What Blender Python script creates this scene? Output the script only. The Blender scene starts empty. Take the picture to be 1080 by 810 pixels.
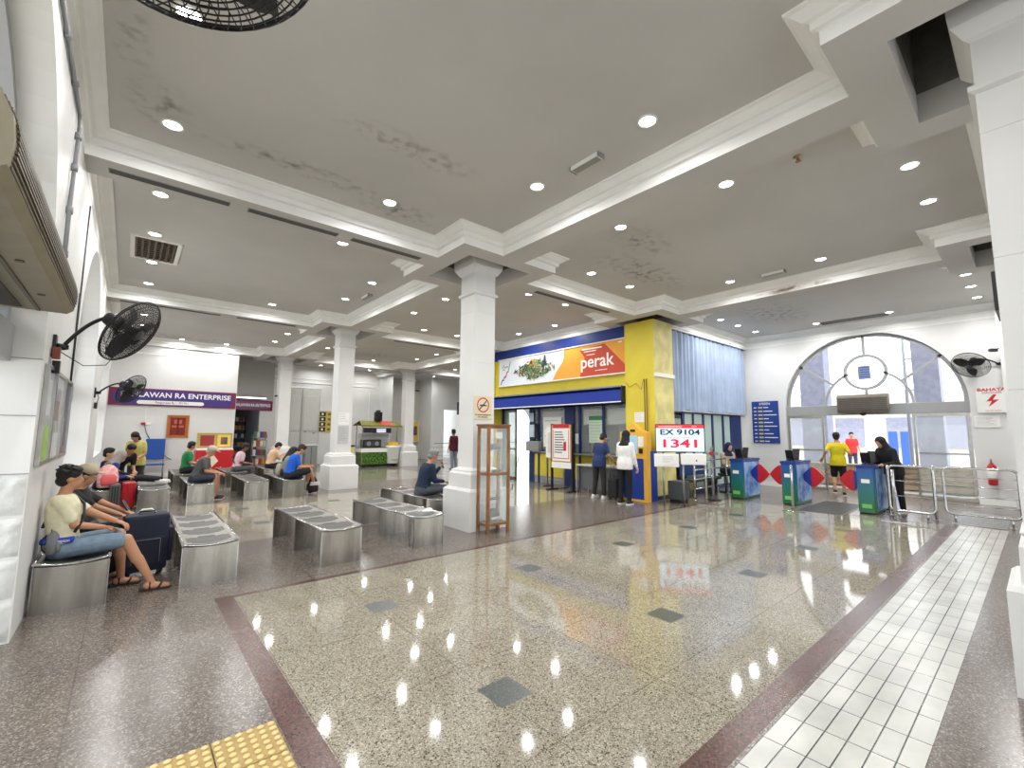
import bpy, bmesh, math, random
from mathutils import Vector, Matrix
random.seed(7)
PI = math.pi
SC = bpy.context.scene
COL = SC.collection
# ---------------------------------------------------------------- camera
CAMH = 1.6
YAW, PIT, ROL, FPX = .7047, .1072, .0072, 473.5946
cy, sy, cp, sp, cr, sr = math.cos(YAW), math.sin(YAW), math.cos(PIT), math.sin(PIT), math.cos(ROL), math.sin(ROL)
fwd = Vector((cp*sy, cp*cy, sp)); rgt = Vector((cy, -sy, 0)); upv = rgt.cross(fwd)
rr = rgt*cr + upv*sr; uu = upv*cr - rgt*sr
cam = bpy.data.objects.new('camera', bpy.data.cameras.new('camera'))
COL.objects.link(cam)
cam.matrix_world = Matrix(((rr.x, uu.x, -fwd.x, 0), (rr.y, uu.y, -fwd.y, 0), (rr.z, uu.z, -fwd.z, CAMH), (0, 0, 0, 1)))
cam.data.sensor_width = 36; cam.data.lens = FPX/1080*36; cam.data.clip_start = .05; cam.data.clip_end = 300
SC.camera = cam
# ---------------------------------------------------------------- light
SC.view_settings.view_transform = 'Standard'; SC.view_settings.look = 'None'
SC.view_settings.exposure = -0.5; SC.view_settings.gamma = 1; SC.view_settings.use_curve_mapping = False
SKY = 4.5
LAMP_W = 16.5
LAMP_EMIT = 30.0
w = bpy.data.worlds.new('sky'); SC.world = w; w.use_nodes = True
bg = w.node_tree.nodes['Background']; bg.inputs[0].default_value = (.93, .97, 1, 1); bg.inputs[1].default_value = SKY
sun = bpy.data.objects.new('sun', bpy.data.lights.new('sun', 'SUN')); COL.objects.link(sun)
sun.data.energy = 5; sun.data.angle = .02; sun.data.color = (1, .96, .9)
sun.rotation_euler = Vector((.25, .3, -.92)).to_track_quat('-Z', 'Y').to_euler()
SC.cycles.max_bounces = 7; SC.cycles.diffuse_bounces = 5; SC.cycles.glossy_bounces = 3; SC.cycles.transmission_bounces = 6
SC.cycles.use_denoising = True
SC.cycles.sample_clamp_indirect = 6; SC.cycles.caustics_reflective = False; SC.cycles.caustics_refractive = False

# ---------------------------------------------------------------- materials
def lin(c):
    c = c/255
    return c/12.92 if c <= .04045 else ((c+.055)/1.055)**2.4
def rgb(r, g, b): return (lin(r), lin(g), lin(b), 1)
MATS = {}
def mat(name, c, rough=.6, metal=0, noise=0, nscale=6, emit=0, alpha=1, bump=0, bscale=40, trans=0, spec=.5, ior=1.45, c2=None, stretch=None):
    if name in MATS: return MATS[name]
    m = bpy.data.materials.new(name); m.use_nodes = True; MATS[name] = m
    nt = m.node_tree; b = nt.nodes['Principled BSDF']
    c = rgb(*c)
    b.inputs['Base Color'].default_value = c; b.inputs['Roughness'].default_value = rough; b.inputs['Metallic'].default_value = metal
    b.inputs['IOR'].default_value = ior; b.inputs['Specular IOR Level'].default_value = spec
    if trans: b.inputs['Transmission Weight'].default_value = trans
    if alpha < 1: b.inputs['Alpha'].default_value = alpha
    if emit: b.inputs['Emission Color'].default_value = c; b.inputs['Emission Strength'].default_value = emit
    tc = nt.nodes.new('ShaderNodeTexCoord')
    n = nt.nodes.new('ShaderNodeTexNoise'); n.inputs['Scale'].default_value = nscale; n.inputs['Detail'].default_value = 6
    if stretch:
        mp_ = nt.nodes.new('ShaderNodeMapping'); mp_.inputs['Scale'].default_value = stretch
        nt.links.new(tc.outputs['Object'], mp_.inputs['Vector']); nt.links.new(mp_.outputs['Vector'], n.inputs['Vector'])
    else: nt.links.new(tc.outputs['Object'], n.inputs['Vector'])
    r = nt.nodes.new('ShaderNodeValToRGB')
    k = noise if noise else .03
    d = rgb(*c2) if c2 else tuple(v*(1-k) for v in c[:3])+(1,)
    r.color_ramp.elements[0].position = .38; r.color_ramp.elements[0].color = d
    r.color_ramp.elements[1].position = .62; r.color_ramp.elements[1].color = c
    nt.links.new(n.outputs['Fac'], r.inputs['Fac']); nt.links.new(r.outputs['Color'], b.inputs['Base Color'])
    if bump:
        n2 = nt.nodes.new('ShaderNodeTexNoise'); n2.inputs['Scale'].default_value = bscale; n2.inputs['Detail'].default_value = 4
        nt.links.new(tc.outputs['Object'], n2.inputs['Vector'])
        bp = nt.nodes.new('ShaderNodeBump'); bp.inputs['Strength'].default_value = bump; bp.inputs['Distance'].default_value = .02
        nt.links.new(n2.outputs['Fac'], bp.inputs['Height']); nt.links.new(bp.outputs['Normal'], b.inputs['Normal'])
    return m

def terrazzo(name, base, dark, light, scale, rough, joint=0.9, jc=None, off=(0, 0), coat=.0):
    m = bpy.data.materials.new(name); m.use_nodes = True; MATS[name] = m
    nt = m.node_tree; b = nt.nodes['Principled BSDF']; N = nt.nodes.new; L = nt.links.new
    tc = N('ShaderNodeTexCoord')
    v = N('ShaderNodeTexVoronoi'); v.inputs['Scale'].default_value = scale; L(tc.outputs['Object'], v.inputs['Vector'])
    sep = N('ShaderNodeSeparateColor'); L(v.outputs['Color'], sep.inputs[0])
    r = N('ShaderNodeValToRGB'); r.color_ramp.interpolation = 'CONSTANT'
    e = r.color_ramp.elements
    e[0].position = 0; e[0].color = rgb(*dark); e[1].position = .14; e[1].color = rgb(*base)
    a = e.new(.55); a.color = rgb(*[x*.93 for x in base]); a = e.new(.82); a.color = rgb(*light)
    L(sep.outputs[0], r.inputs['Fac'])
    n = N('ShaderNodeTexNoise'); n.inputs['Scale'].default_value = 1.3; n.inputs['Detail'].default_value = 8; L(tc.outputs['Object'], n.inputs['Vector'])
    r2 = N('ShaderNodeValToRGB'); r2.color_ramp.elements[0].position = .3; r2.color_ramp.elements[0].color = (.82, .82, .82, 1)
    r2.color_ramp.elements[1].position = .7; r2.color_ramp.elements[1].color = (1, 1, 1, 1); L(n.outputs['Fac'], r2.inputs['Fac'])
    mx = N('ShaderNodeMix'); mx.data_type = 'RGBA'; mx.blend_type = 'MULTIPLY'; mx.inputs[0].default_value = 1
    L(r.outputs['Color'], mx.inputs[6]); L(r2.outputs['Color'], mx.inputs[7])
    out = mx.outputs[2]
    if joint:
        br = N('ShaderNodeTexBrick'); br.offset = 0; br.inputs['Scale'].default_value = 1; br.inputs['Brick Width'].default_value = joint
        br.inputs['Row Height'].default_value = joint; br.inputs['Mortar Size'].default_value = .004; br.inputs['Mortar Smooth'].default_value = 0
        br.inputs['Color1'].default_value = br.inputs['Color2'].default_value = (1, 1, 1, 1)
        br.inputs['Mortar'].default_value = jc or (.66, .64, .62, 1)
        mp = N('ShaderNodeMapping'); mp.inputs['Location'].default_value = (off[0], off[1], 0)
        L(tc.outputs['Object'], mp.inputs['Vector']); L(mp.outputs['Vector'], br.inputs['Vector'])
        m2 = N('ShaderNodeMix'); m2.data_type = 'RGBA'; m2.blend_type = 'MULTIPLY'; m2.inputs[0].default_value = 1
        L(out, m2.inputs[6]); L(br.outputs['Color'], m2.inputs[7]); out = m2.outputs[2]
    L(out, b.inputs['Base Color'])
    r3 = N('ShaderNodeMapRange'); r3.inputs[3].default_value = rough*.75; r3.inputs[4].default_value = rough*1.35
    L(n.outputs['Fac'], r3.inputs[0]); L(r3.outputs[0], b.inputs['Roughness'])
    b.inputs['Specular IOR Level'].default_value = .6
    bp = N('ShaderNodeBump'); bp.inputs['Strength'].default_value = .03; bp.inputs['Distance'].default_value = .01
    n4 = N('ShaderNodeTexNoise'); n4.inputs['Scale'].default_value = 5; L(tc.outputs['Object'], n4.inputs['Vector'])
    L(n4.outputs['Fac'], bp.inputs['Height']); L(bp.outputs['Normal'], b.inputs['Normal'])
    return m

WHITE = mat('white_paint', (222, 222, 220), .55, noise=.06, nscale=1.1)
CEIL = mat('ceiling_paint', (202, 200, 196), .8, noise=.07, nscale=.7)
MOULD = mat('moulding_paint', (246, 246, 243), .6, noise=.05, nscale=2)
RECESS = mat('bare_recess', (120, 117, 110), .9, noise=.2)  # dark grey paints in the unlit shade of the column recesses
YEL = mat('yellow_paint', (218, 200, 62), .5, noise=.08, nscale=2)
YELP = mat('faded_yellow_paint', (226, 214, 140), .5, noise=.25, nscale=3)
BLUE = mat('blue_paint', (24, 50, 128), .45, noise=.1)
BLK = mat('black_plastic', (22, 22, 23), .4)
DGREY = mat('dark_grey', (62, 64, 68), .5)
GREY = mat('mid_grey', (140, 142, 144), .5)
STEEL = mat('brushed_steel', (176, 174, 168), .32, 1, noise=.12, nscale=9)
PSTEEL = mat('streaked_steel', (178, 174, 166), .27, 1, nscale=7, c2=(146, 142, 134), stretch=(1, 1, .12))
CHROME = mat('polished_steel', (205, 206, 206), .16, 1)
DSTEEL = mat('perforated_steel', (120, 119, 115), .38, .9, noise=.6, nscale=130, c2=(60, 60, 58))
PAPER = mat('paper', (236, 236, 232), .7)
WOOD = mat('varnished_wood', (150, 100, 56), .4, noise=.35, nscale=5)
GLASS = mat('clear_glass', (235, 245, 242), .02, alpha=.16, spec=.7)
RED = mat('red_plastic', (186, 32, 36), .45)
RUB = mat('rubber', (30, 30, 30), .7)

# ---------------------------------------------------------------- mesh helpers
class MB:
    def __init__(self, M=None):
        self.bm = bmesh.new(); self.mats = []; self.M = M or Matrix()
    def mi(self, m):
        if m not in self.mats: self.mats.append(m)
        return self.mats.index(m)
    def v(self, p): return self.bm.verts.new(self.M @ Vector(p))
    def f(self, vs, m, smooth=False):
        try:
            f = self.bm.faces.new(vs); f.material_index = self.mi(m); f.smooth = smooth; return f
        except ValueError: return None
    def poly(self, pts, m): return self.f([self.v(p) for p in pts], m)
    def box(self, x0, x1, y0, y1, z0, z1, m, bev=0, R=None):
        c = Vector(((x0+x1)/2, (y0+y1)/2, (z0+z1)/2)); h = ((x1-x0)/2, (y1-y0)/2, (z1-z0)/2)
        R = R or Matrix()
        t = bmesh.new(); bmesh.ops.create_cube(t, size=2)
        for v in t.verts: v.co = Vector((v.co.x*h[0], v.co.y*h[1], v.co.z*h[2]))
        if bev: bmesh.ops.bevel(t, geom=t.edges[:], offset=min(bev, min(h)*.9), segments=2, affect='EDGES', profile=.6)
        self._merge(t, Matrix.Translation(c) @ R, m, bool(bev) and False)
    def _merge(self, t, X, m, smooth):
        X = self.M @ X; mp = {}
        for v in t.verts: mp[v] = self.bm.verts.new(X @ v.co)
        i = self.mi(m)
        for f in t.faces:
            g = self.bm.faces.new([mp[v] for v in f.verts]); g.material_index = i; g.smooth = smooth
        t.free()
    def prism(self, pts2, z0, z1, m, ax='z', R=None):
        # polygon extruded; ax gives the extrusion axis
        def P(a, b, c): return {'z': (a, b, c), 'x': (c, a, b), 'y': (a, c, b)}[ax]
        A = [self.v(P(a, b, z0)) for a, b in pts2]; B = [self.v(P(a, b, z1)) for a, b in pts2]
        n = len(pts2)
        self.f(A[::-1], m); self.f(B, m)
        for i in range(n): self.f([A[i], A[(i+1) % n], B[(i+1) % n], B[i]], m)
    def tube(self, pts, r, m, n=8, closed=False, cap=True, smooth=True):
        pts = [Vector(p) for p in pts]; N = len(pts)
        rs = r if isinstance(r, (list, tuple)) else [r]*N
        rings = []; prev = None
        for i, p in enumerate(pts):
            a = pts[(i-1) % N] if (i or closed) else p
            b = pts[(i+1) % N] if (i < N-1 or closed) else p
            d = (b-a).normalized() if (b-a).length > 1e-9 else Vector((0, 0, 1))
            if prev is None:
                u = d.orthogonal().normalized()
            else:
                u = (prev - d*prev.dot(d))
                u = u.normalized() if u.length > 1e-6 else d.orthogonal().normalized()
            prev = u; w_ = d.cross(u)
            rings.append([self.v(p + (u*math.cos(2*PI*k/n) + w_*math.sin(2*PI*k/n))*rs[i]) for k in range(n)])
        for i in range(N if closed else N-1):
            A, B = rings[i], rings[(i+1) % N]
            for k in range(n): self.f([A[k], A[(k+1) % n], B[(k+1) % n], B[k]], m, smooth)
        if cap and not closed:
            self.f(rings[0][::-1], m); self.f(rings[-1], m)
    def cyl(self, c, r, h, m, ax='z', n=20, r2=None):
        c = Vector(c); d = {'x': Vector((1, 0, 0)), 'y': Vector((0, 1, 0)), 'z': Vector((0, 0, 1))}[ax] if isinstance(ax, str) else Vector(ax).normalized()
        self.tube([c, c+d*h], [r, r if r2 is None else r2], m, n)
    def lathe(self, prof, c, m, n=24, ax=None):
        c = Vector(c); Q = (Vector(ax).to_track_quat('Z', 'Y').to_matrix() if ax is not None else Matrix.Identity(3))
        rings = []
        for r, z in prof:
            rings.append([self.v(c + Q @ Vector((r*math.cos(2*PI*k/n), r*math.sin(2*PI*k/n), z))) for k in range(n)])
        for A, B in zip(rings, rings[1:]):
            for k in range(n): self.f([A[k], A[(k+1) % n], B[(k+1) % n], B[k]], m, True)
        self.f(rings[0][::-1], m); self.f(rings[-1], m)
    def ball(self, c, r, m, n=14, R=None):
        t = bmesh.new(); bmesh.ops.create_uvsphere(t, u_segments=n, v_segments=max(6, n//2+2), radius=1)
        r = r if isinstance(r, (tuple, list)) else (r, r, r)
        X = Matrix.Translation(Vector(c)) @ (R or Matrix()) @ Matrix.Diagonal((r[0], r[1], r[2], 1))
        self._merge(t, X, m, True)
    def build(self, name, parent=None, loc=None):
        me = bpy.data.meshes.new(name)
        bmesh.ops.recalc_face_normals(self.bm, faces=self.bm.faces[:]) if self.bm.faces else None
        self.bm.to_mesh(me); self.bm.free()
        for m in self.mats: me.materials.append(m)
        o = bpy.data.objects.new(name, me); COL.objects.link(o)
        if parent: o.parent = parent
        if loc: o.location = loc
        return o
def tag(o, label=None, cat=None, group=None, kind=None):
    if label: o['label'] = label
    if cat: o['category'] = cat
    if group: o['group'] = group
    if kind: o['kind'] = kind
    return o
def empty(name, loc, label, cat, group=None, rz=0):
    o = bpy.data.objects.new(name, None); COL.objects.link(o); o.location = loc; o.rotation_euler.z = rz
    o.empty_display_size = .1
    return tag(o, label, cat, group)
def copy_tree(o, parent=None):
    c = o.copy(); COL.objects.link(c)
    if parent: c.parent = parent
    for ch in list(o.children): copy_tree(ch, c)
    return c
def struct(o, label=None): return tag(o, label, None, None, 'structure')
def frame(o, right, up):
    r = Vector(right).normalized(); u = Vector(up).normalized(); n = r.cross(u)
    return Matrix(((r.x, u.x, n.x, o[0]), (r.y, u.y, n.y, o[1]), (r.z, u.z, n.z, o[2]), (0, 0, 0, 1)))
def text(body, size, M, m, parent=None, name='lettering', sx=1, ext=.002, align='CENTER', bold=0):
    cu = bpy.data.curves.new(name, 'FONT'); cu.body = body; cu.size = size; cu.extrude = ext
    cu.align_x = align; cu.align_y = 'CENTER'; cu.offset = bold; cu.materials.append(m)
    o = bpy.data.objects.new(name, cu); COL.objects.link(o)
    dg = bpy.context.evaluated_depsgraph_get(); dg.update()
    me = bpy.data.meshes.new_from_object(o.evaluated_get(dg)); bpy.data.objects.remove(o)
    me.transform(M @ Matrix.Diagonal((sx, 1, 1, 1)))
    o = bpy.data.objects.new(name, me); COL.objects.link(o)
    if parent: o.parent = parent
    return o
T = Matrix.Translation
# frames for vertical boards: facing -Y (right=+X), facing -X (right=-Y), facing +X (right=+Y)
def FY(x, y, z): return frame((x, y, z), (1, 0, 0), (0, 0, 1))
def FX(x, y, z): return frame((x, y, z), (0, -1, 0), (0, 0, 1))
def FL(x, y, z): return frame((x, y, z), (0, 1, 0), (0, 0, 1))

# ---------------------------------------------------------------- plan
XL = -.56; XS = [4.667, 10.156, 15.64]; YS = [-6.75, -.146, 6.454, 13.05, 19.65]
XE = 15.4                                    # wall with the exit arch
SZ, CZ = 4.45, 4.72                          # beam soffit, panel ceiling
S_, W_, R_ = .99, .227, .661                 # square, beam and recess half widths
# ---- floor
TLIGHT = terrazzo('light_terrazzo', (156, 149, 132), (80, 75, 64), (188, 182, 166), 150, .055, .93, off=(.02, .1))
TDARK = terrazzo('brown_terrazzo', (112, 103, 95), (86, 77, 70), (150, 141, 133), 120, .19, 1.8, off=(.14, .03))
TRED = terrazzo('maroon_terrazzo', (88, 56, 50), (66, 40, 36), (104, 72, 66), 110, .24, 0)
TGREEN = terrazzo('slate_tile', (74, 80, 76), (52, 58, 54), (92, 98, 94), 110, .3, 0)
TOUT = mat('outdoor_paving', (196, 190, 180), .8, noise=.15)
def tile_mat():
    m = bpy.data.materials.new('white_strip_tiles'); m.use_nodes = True
    nt = m.node_tree; b = nt.nodes['Principled BSDF']; N = nt.nodes.new; L = nt.links.new
    tc = N('ShaderNodeTexCoord'); mp = N('ShaderNodeMapping'); mp.inputs['Location'].default_value = (.0, -.49, 0)
    L(tc.outputs['Object'], mp.inputs['Vector'])
    br = N('ShaderNodeTexBrick'); br.offset = 0; br.inputs['Scale'].default_value = 1; br.inputs['Brick Width'].default_value = .3
    br.inputs['Row Height'].default_value = .1; br.inputs['Mortar Size'].default_value = .0035; br.inputs['Mortar Smooth'].default_value = 0
    br.inputs['Color1'].default_value = rgb(200, 200, 192); br.inputs['Color2'].default_value = rgb(190, 190, 184); br.inputs['Mortar'].default_value = rgb(48, 46, 44)
    L(mp.outputs['Vector'], br.inputs['Vector'])
    n = N('ShaderNodeTexNoise'); n.inputs['Scale'].default_value = 3; n.inputs['Detail'].default_value = 8; L(tc.outputs['Object'], n.inputs['Vector'])
    r2 = N('ShaderNodeValToRGB'); r2.color_ramp.elements[0].position = .3; r2.color_ramp.elements[0].color = (.8, .8, .8, 1)
    r2.color_ramp.elements[1].position = .6; L(n.outputs['Fac'], r2.inputs['Fac'])
    mx = N('ShaderNodeMix'); mx.data_type = 'RGBA'; mx.blend_type = 'MULTIPLY'; mx.inputs[0].default_value = 1
    L(br.outputs['Color'], mx.inputs[6]); L(r2.outputs['Color'], mx.inputs[7]); L(mx.outputs[2], b.inputs['Base Color'])
    b.inputs['Roughness'].default_value = .22
    return m
TTILE = tile_mat()
def floor():
    mb = MB()
    bays = [(.9, 11.3, 1.26, 5.17), (.9, 9.0, 7.62, 11.9), (.9, 9.0, 14.2, 18.4)]
    dia = []
    G0x, G0y, Gx, Gy = 1.905, 2.2885, 1.852, 1.782
    for i in range(5):
        for yy in (G0y, G0y+Gy, 8.98, 10.76, 15.4, 17.2):
            if yy > 6 and i > 3: continue
            dia.append((G0x+i*Gx, yy))
    h = .125
    xb = {XL-6, XL-.5, 0, .75, .9, 1.0, 9.0, 11.3, 11.45, 11.55, 15.4, 16.5, 40}
    yb = {-6.9, .49, 1.09, 1.11, 1.26, 5.17, 5.25, 7.62, 11.9, 14.2, 18.4, 26}
    for a, b_ in dia: xb |= {a-h, a+h}; yb |= {b_-h, b_+h}
    xb = sorted(xb); yb = sorted(yb)
    V = {}
    def vv(i, j):
        if (i, j) not in V: V[i, j] = mb.v((xb[i], yb[j], 0))
        return V[i, j]
    for i in range(len(xb)-1):
        for j in range(len(yb)-1):
            x = (xb[i]+xb[i+1])/2; y = (yb[j]+yb[j+1])/2
            m = TDARK
            if x > 16.5 or x < XL-.5: m = TOUT
            elif .49 < y < 1.09 and 1.0 < x < 11.45: m = TTILE
            elif any(abs(x-a) < h and abs(y-b_) < h for a, b_ in dia): m = TGREEN
            elif (1.11 < y < 1.26 and .75 < x < 11.45) or (5.17 < y < 5.25 and .75 < x < 11.45) or (.75 < x < .9 and y < 5.25): m = TRED
            else:
                for q in bays:
                    if q[0] < x < q[1] and q[2] < y < q[3]: m = TLIGHT
            mb.f([vv(i, j), vv(i+1, j), vv(i+1, j+1), vv(i, j+1)], m)
    return struct(mb.build('floor'), 'polished terrazzo floor with maroon bands and slate squares')
floor()
# ---- ceiling
def ceiling():
    mb = MB()
    xs = [XL]+XS[:2]+[XE]; 
    # soffit cells
    xb = {XL, XE}; yb = {YS[0], 25.0}
    for c in XS:
        for d in (W_, R_, S_):
            for s in (-1, 1):
                if c+s*d < XE: xb.add(c+s*d)
    for c in YS:
        for d in (W_, R_, S_):
            for s in (-1, 1): yb.add(c+s*d)
    xb = sorted(xb); yb = sorted(v for v in yb if v >= YS[0])
    inb = lambda v, L, d: any(abs(v-c) < d for c in L)
    V = {}
    def vv(x, y):
        k = (round(x, 4), round(y, 4))
        if k not in V: V[k] = mb.v((x, y, SZ))
        return V[k]
    XC = XS[:2]
    for x0, x1 in zip(xb, xb[1:]):
        for y0, y1 in zip(yb, yb[1:]):
            x = (x0+x1)/2; y = (y0+y1)/2
            beam = inb(x, XC, W_) or inb(y, YS, W_)
            sq = inb(x, XC, S_) and inb(y, YS, S_); rc = inb(x, XC, R_) and inb(y, YS, R_)
            if (beam or sq) and not rc:
                mb.f([vv(x0, y0), vv(x1, y0), vv(x1, y1), vv(x0, y1)], CEIL)
    for cx in XC:
        for cyy in YS:
            x1 = min(cx+R_, XE)
            P = [(cx-R_, cyy-R_), (x1, cyy-R_), (x1, cyy+R_), (cx-R_, cyy+R_)]
            for i in range(4):
                a, b_ = P[i], P[(i+1) % 4]
                mb.poly([(a[0], a[1], SZ), (b_[0], b_[1], SZ), (b_[0], b_[1], SZ+.28), (a[0], a[1], SZ+.28)], CEIL)
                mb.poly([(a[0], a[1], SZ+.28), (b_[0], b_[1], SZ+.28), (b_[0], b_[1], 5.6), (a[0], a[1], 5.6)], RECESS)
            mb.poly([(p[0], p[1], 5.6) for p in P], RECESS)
    prof = [(0, SZ), (0, SZ+.115), (.012, SZ+.12), (.045, SZ+.122), (.045, SZ+.178), (.055, SZ+.185), (.085, SZ+.19), (.115, SZ+.215), (.15, SZ+.245), (.18, SZ+.25), (.182, CZ)]
    coffers = []
    XX = [(XL+.004, 4.667-W_, 0, 1), (4.667+W_, 10.156-W_, 1, 1), (10.156+W_, XE-.004, 1, 0)]
    YY = [(YS[0], YS[1]-W_, 1, 1), (YS[1]+W_, YS[2]-W_, 1, 1), (YS[2]+W_, YS[3]-W_, 1, 1), (YS[3]+W_, YS[4]-W_, 1, 1), (YS[4]+W_, 24.6, 1, 0)]
    e = S_-W_
    for (x0, x1, jl, jr) in XX:
        for (y0, y1, jb, jt) in YY:
            q = []
            def corner(cx_, cy_, sx, sy_, jog, first):
                # sx, sy_: inward signs
                a = [(cx_, cy_+sy_*e, sx, sy_), (cx_+sx*e, cy_+sy_*e, sx, sy_), (cx_+sx*e, cy_, sx, sy_)] if jog else [(cx_, cy_, sx, sy_)]
                return a if first else a[::-1]
            q += corner(x0, y0, 1, 1, jl and jb, True)
            q += corner(x1, y0, -1, 1, jr and jb, False)
            q += corner(x1, y1, -1, -1, jr and jt, True)
            q += corner(x0, y1, 1, -1, jl and jt, False)
            loops = []
            for t, z in prof: loops.append([mb.v((a+sx*t, b_+sy_*t, z)) for a, b_, sx, sy_ in q])
            n = len(q)
            for A, B in zip(loops, loops[1:]):
                for i in range(n): mb.f([A[i], A[(i+1) % n], B[(i+1) % n], B[i]], MOULD)
            f = mb.f(loops[-1], CEIL)
    # roof above keeps sky out
    mb.box(XL-.5, 16.6, YS[0]-.2, 25.2, 5.6, 5.75, RECESS)
    return struct(mb.build('ceiling'), 'coffered white plaster ceiling with stepped mouldings')
ceiling()
# ---- walls with arches
JOINT = mat('white_ashlar', (222, 223, 220), .5, noise=.06, nscale=1.5)
def arch_wall(name, label, M, a0, a1, z1, th, ops, m=WHITE, z0=0):
    # local frame: x along the wall, y up, z towards the room (0 = face, -th = back)
    mb = MB(M)
    br = {a0, a1}
    for (c, r, sp, zb) in ops:
        for k in range(33): br.add(round(c + r*math.cos(PI*k/32), 5) if sp is not None else (c-r if k == 0 else c+r))
    br = sorted(b for b in br if a0-1e-6 <= b <= a1+1e-6)
    def top(a, o):
        c, r, sp, zb = o
        if r < 0: return None
        return sp + math.sqrt(max(0, r*r-(a-c)**2))
    for x0, x1 in zip(br, br[1:]):
        xm = (x0+x1)/2; o = next((o for o in ops if abs(xm-o[0]) < o[1]), None)
        if not o:
            for z in (0, -th):
                mb.poly([(x0, z0, z), (x1, z0, z), (x1, z1, z), (x0, z1, z)], m)
        else:
            t0, t1 = top(x0, o), top(x1, o)
            for z in (0, -th):
                mb.poly([(x0, t0, z), (x1, t1, z), (x1, z1, z), (x0, z1, z)], m)
                if o[3] > z0: mb.poly([(x0, z0, z), (x1, z0, z), (x1, o[3], z), (x0, o[3], z)], m)
            mb.poly([(x0, t0, 0), (x1, t1, 0), (x1, t1, -th), (x0, t0, -th)], m)
            if o[3] > z0: mb.poly([(x0, o[3], 0), (x1, o[3], 0), (x1, o[3], -th), (x0, o[3], -th)], m)
    for (c, r, sp, zb) in ops:
        for s in (-1, 1):
            a = c+s*r; mb.poly([(a, max(zb, z0), 0), (a, sp, 0), (a, sp, -th), (a, max(zb, z0), -th)], m)
    for a in (a0, a1): mb.poly([(a, z0, 0), (a, z1, 0), (a, z1, -th), (a, z0, -th)], m)
    mb.poly([(a0, z1, 0), (a1, z1, 0), (a1, z1, -th), (a0, z1, -th)], m)
    o = mb.build(name); return struct(o, label)
arch_wall('wall_left', 'white plastered wall pierced by tall arches', FL(XL, 0, 0), -6.7, 19.9, 5.6, .5,
          [(-3.4, 2.03, 2.36, 0), (3.12, 2.03, 2.36, 0), (9.72, 2.03, 2.36, .95), (16.3, 2.03, 2.36, .95)])
ME = FX(XE, 0, 0)
arch_wall('wall_exit', 'white wall with the big arched exit', ME, -6.4, 6.75, 5.6, .4, [(-3.08, 2.0, 2.42, 0)])
arch_wall('wall_exit_far', 'white wall with the far bright doorway', ME, -25, -6.4, 5.6, .4, [(-18.2, 1.7, 1.4, 0)])
arch_wall('wall_south', 'white wall behind the hall entrance', frame((0, -6.7, 0), (-1, 0, 0), (0, 0, 1)), -15.4, 1.06, 5.6, .4,
          [(-2.1, 1.9, 2.2, 0), (-7.4, 1.9, 2.2, 0), (-12.9, 1.9, 2.2, 0)])
arch_wall('wall_right', 'white wall beyond the second right-hand pillar', frame((0, .16, 0), (-1, 0, 0), (0, 0, 1)), -15.4, -10.5, 5.6, .5, [(-11.6, .75, 1.5, 0)])
def wallbox(name, x0, x1, y0, y1, z0, z1, m=WHITE, label=None):
    mb = MB(); mb.box(x0, x1, y0, y1, z0, z1, m); return struct(mb.build(name), label)
wallbox('wall_back', XL-.5, 3.02, 19.5, 19.75, 0, 5.6, label='plain white wall under the purple shop sign')
wallbox('wall_back_side', 2.9, 3.02, 19.75, 21.2, 0, 5.6)
mb = MB()
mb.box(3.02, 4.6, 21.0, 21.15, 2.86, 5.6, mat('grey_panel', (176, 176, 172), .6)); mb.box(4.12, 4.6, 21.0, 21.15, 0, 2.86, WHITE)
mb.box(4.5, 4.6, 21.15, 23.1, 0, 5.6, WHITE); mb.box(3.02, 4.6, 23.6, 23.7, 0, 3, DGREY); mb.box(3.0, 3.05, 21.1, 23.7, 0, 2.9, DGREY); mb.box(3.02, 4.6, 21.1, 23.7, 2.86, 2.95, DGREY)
struct(mb.build('wall_shopfront'), 'recessed wall around the dark shop opening')
mb = MB()
GP = mat('grey_green_wall', (188, 188, 180), .6)
mb.box(4.6, 5.72, 23, 23.2, 0, 5.6, WHITE); mb.box(5.72, 7.2, 23, 23.2, 3.7, 5.6, WHITE); mb.box(7.2, 10.1, 23, 23.2, 0, 5.6, WHITE)
mb.box(10.1, 10.77, 22.6, 23.2, 0, 5.6, WHITE); mb.box(10.77, 13.35, 24.3, 24.5, 0, 5.6, GP); mb.box(10.77, 10.9, 23.2, 24.3, 0, 5.6, WHITE)
mb.box(13.35, 14.2, 22.9, 24.5, 0, 5.6, WHITE); mb.box(14.2, 15.4, 22.9, 23.1, 2.9, 5.6, WHITE)
for z in (3.9, 4.1): mb.box(4.6, 10.1, 22.96, 23, z, z+.04, MOULD)
for x in (7.9, 9.6): mb.box(x, x+.05, 22.97, 23, .4, 3.7, MOULD)
for x in (11.2, 12.9): mb.box(x, x+.05, 24.26, 24.3, .3, 4.0, MOULD)
struct(mb.build('wall_back_far'), 'white panelled wall behind the snack cart')
# tall double door
mb = MB(); DP = mat('door_paint', (200, 200, 194), .5)
mb.box(5.74, 7.18, 23.05, 23.1, 0, 3.68, DP)
dr = struct(mb.build('door_1'), 'tall grey-white double door in the back wall')
mb = MB(); mb.box(6.3, 6.33, 23.03, 23.06, 0, 3.6, GREY)
for x0, x1 in ((5.82, 6.24), (6.4, 7.1)):
    for z0, z1 in ((.2, 1.5), (1.6, 3.3)): mb.box(x0, x1, 23.035, 23.06, z0, z1, mat('door_panel', (208, 208, 204), .5), bev=.012)
mb.build('door_panel', dr)
mb = MB(); mb.cyl((6.9, 22.95, 1.5), .03, .08, CHROME, 'y'); mb.cyl((6.5, 22.95, 1.55), .03, .08, CHROME, 'y'); mb.build('door_handle', dr)
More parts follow.
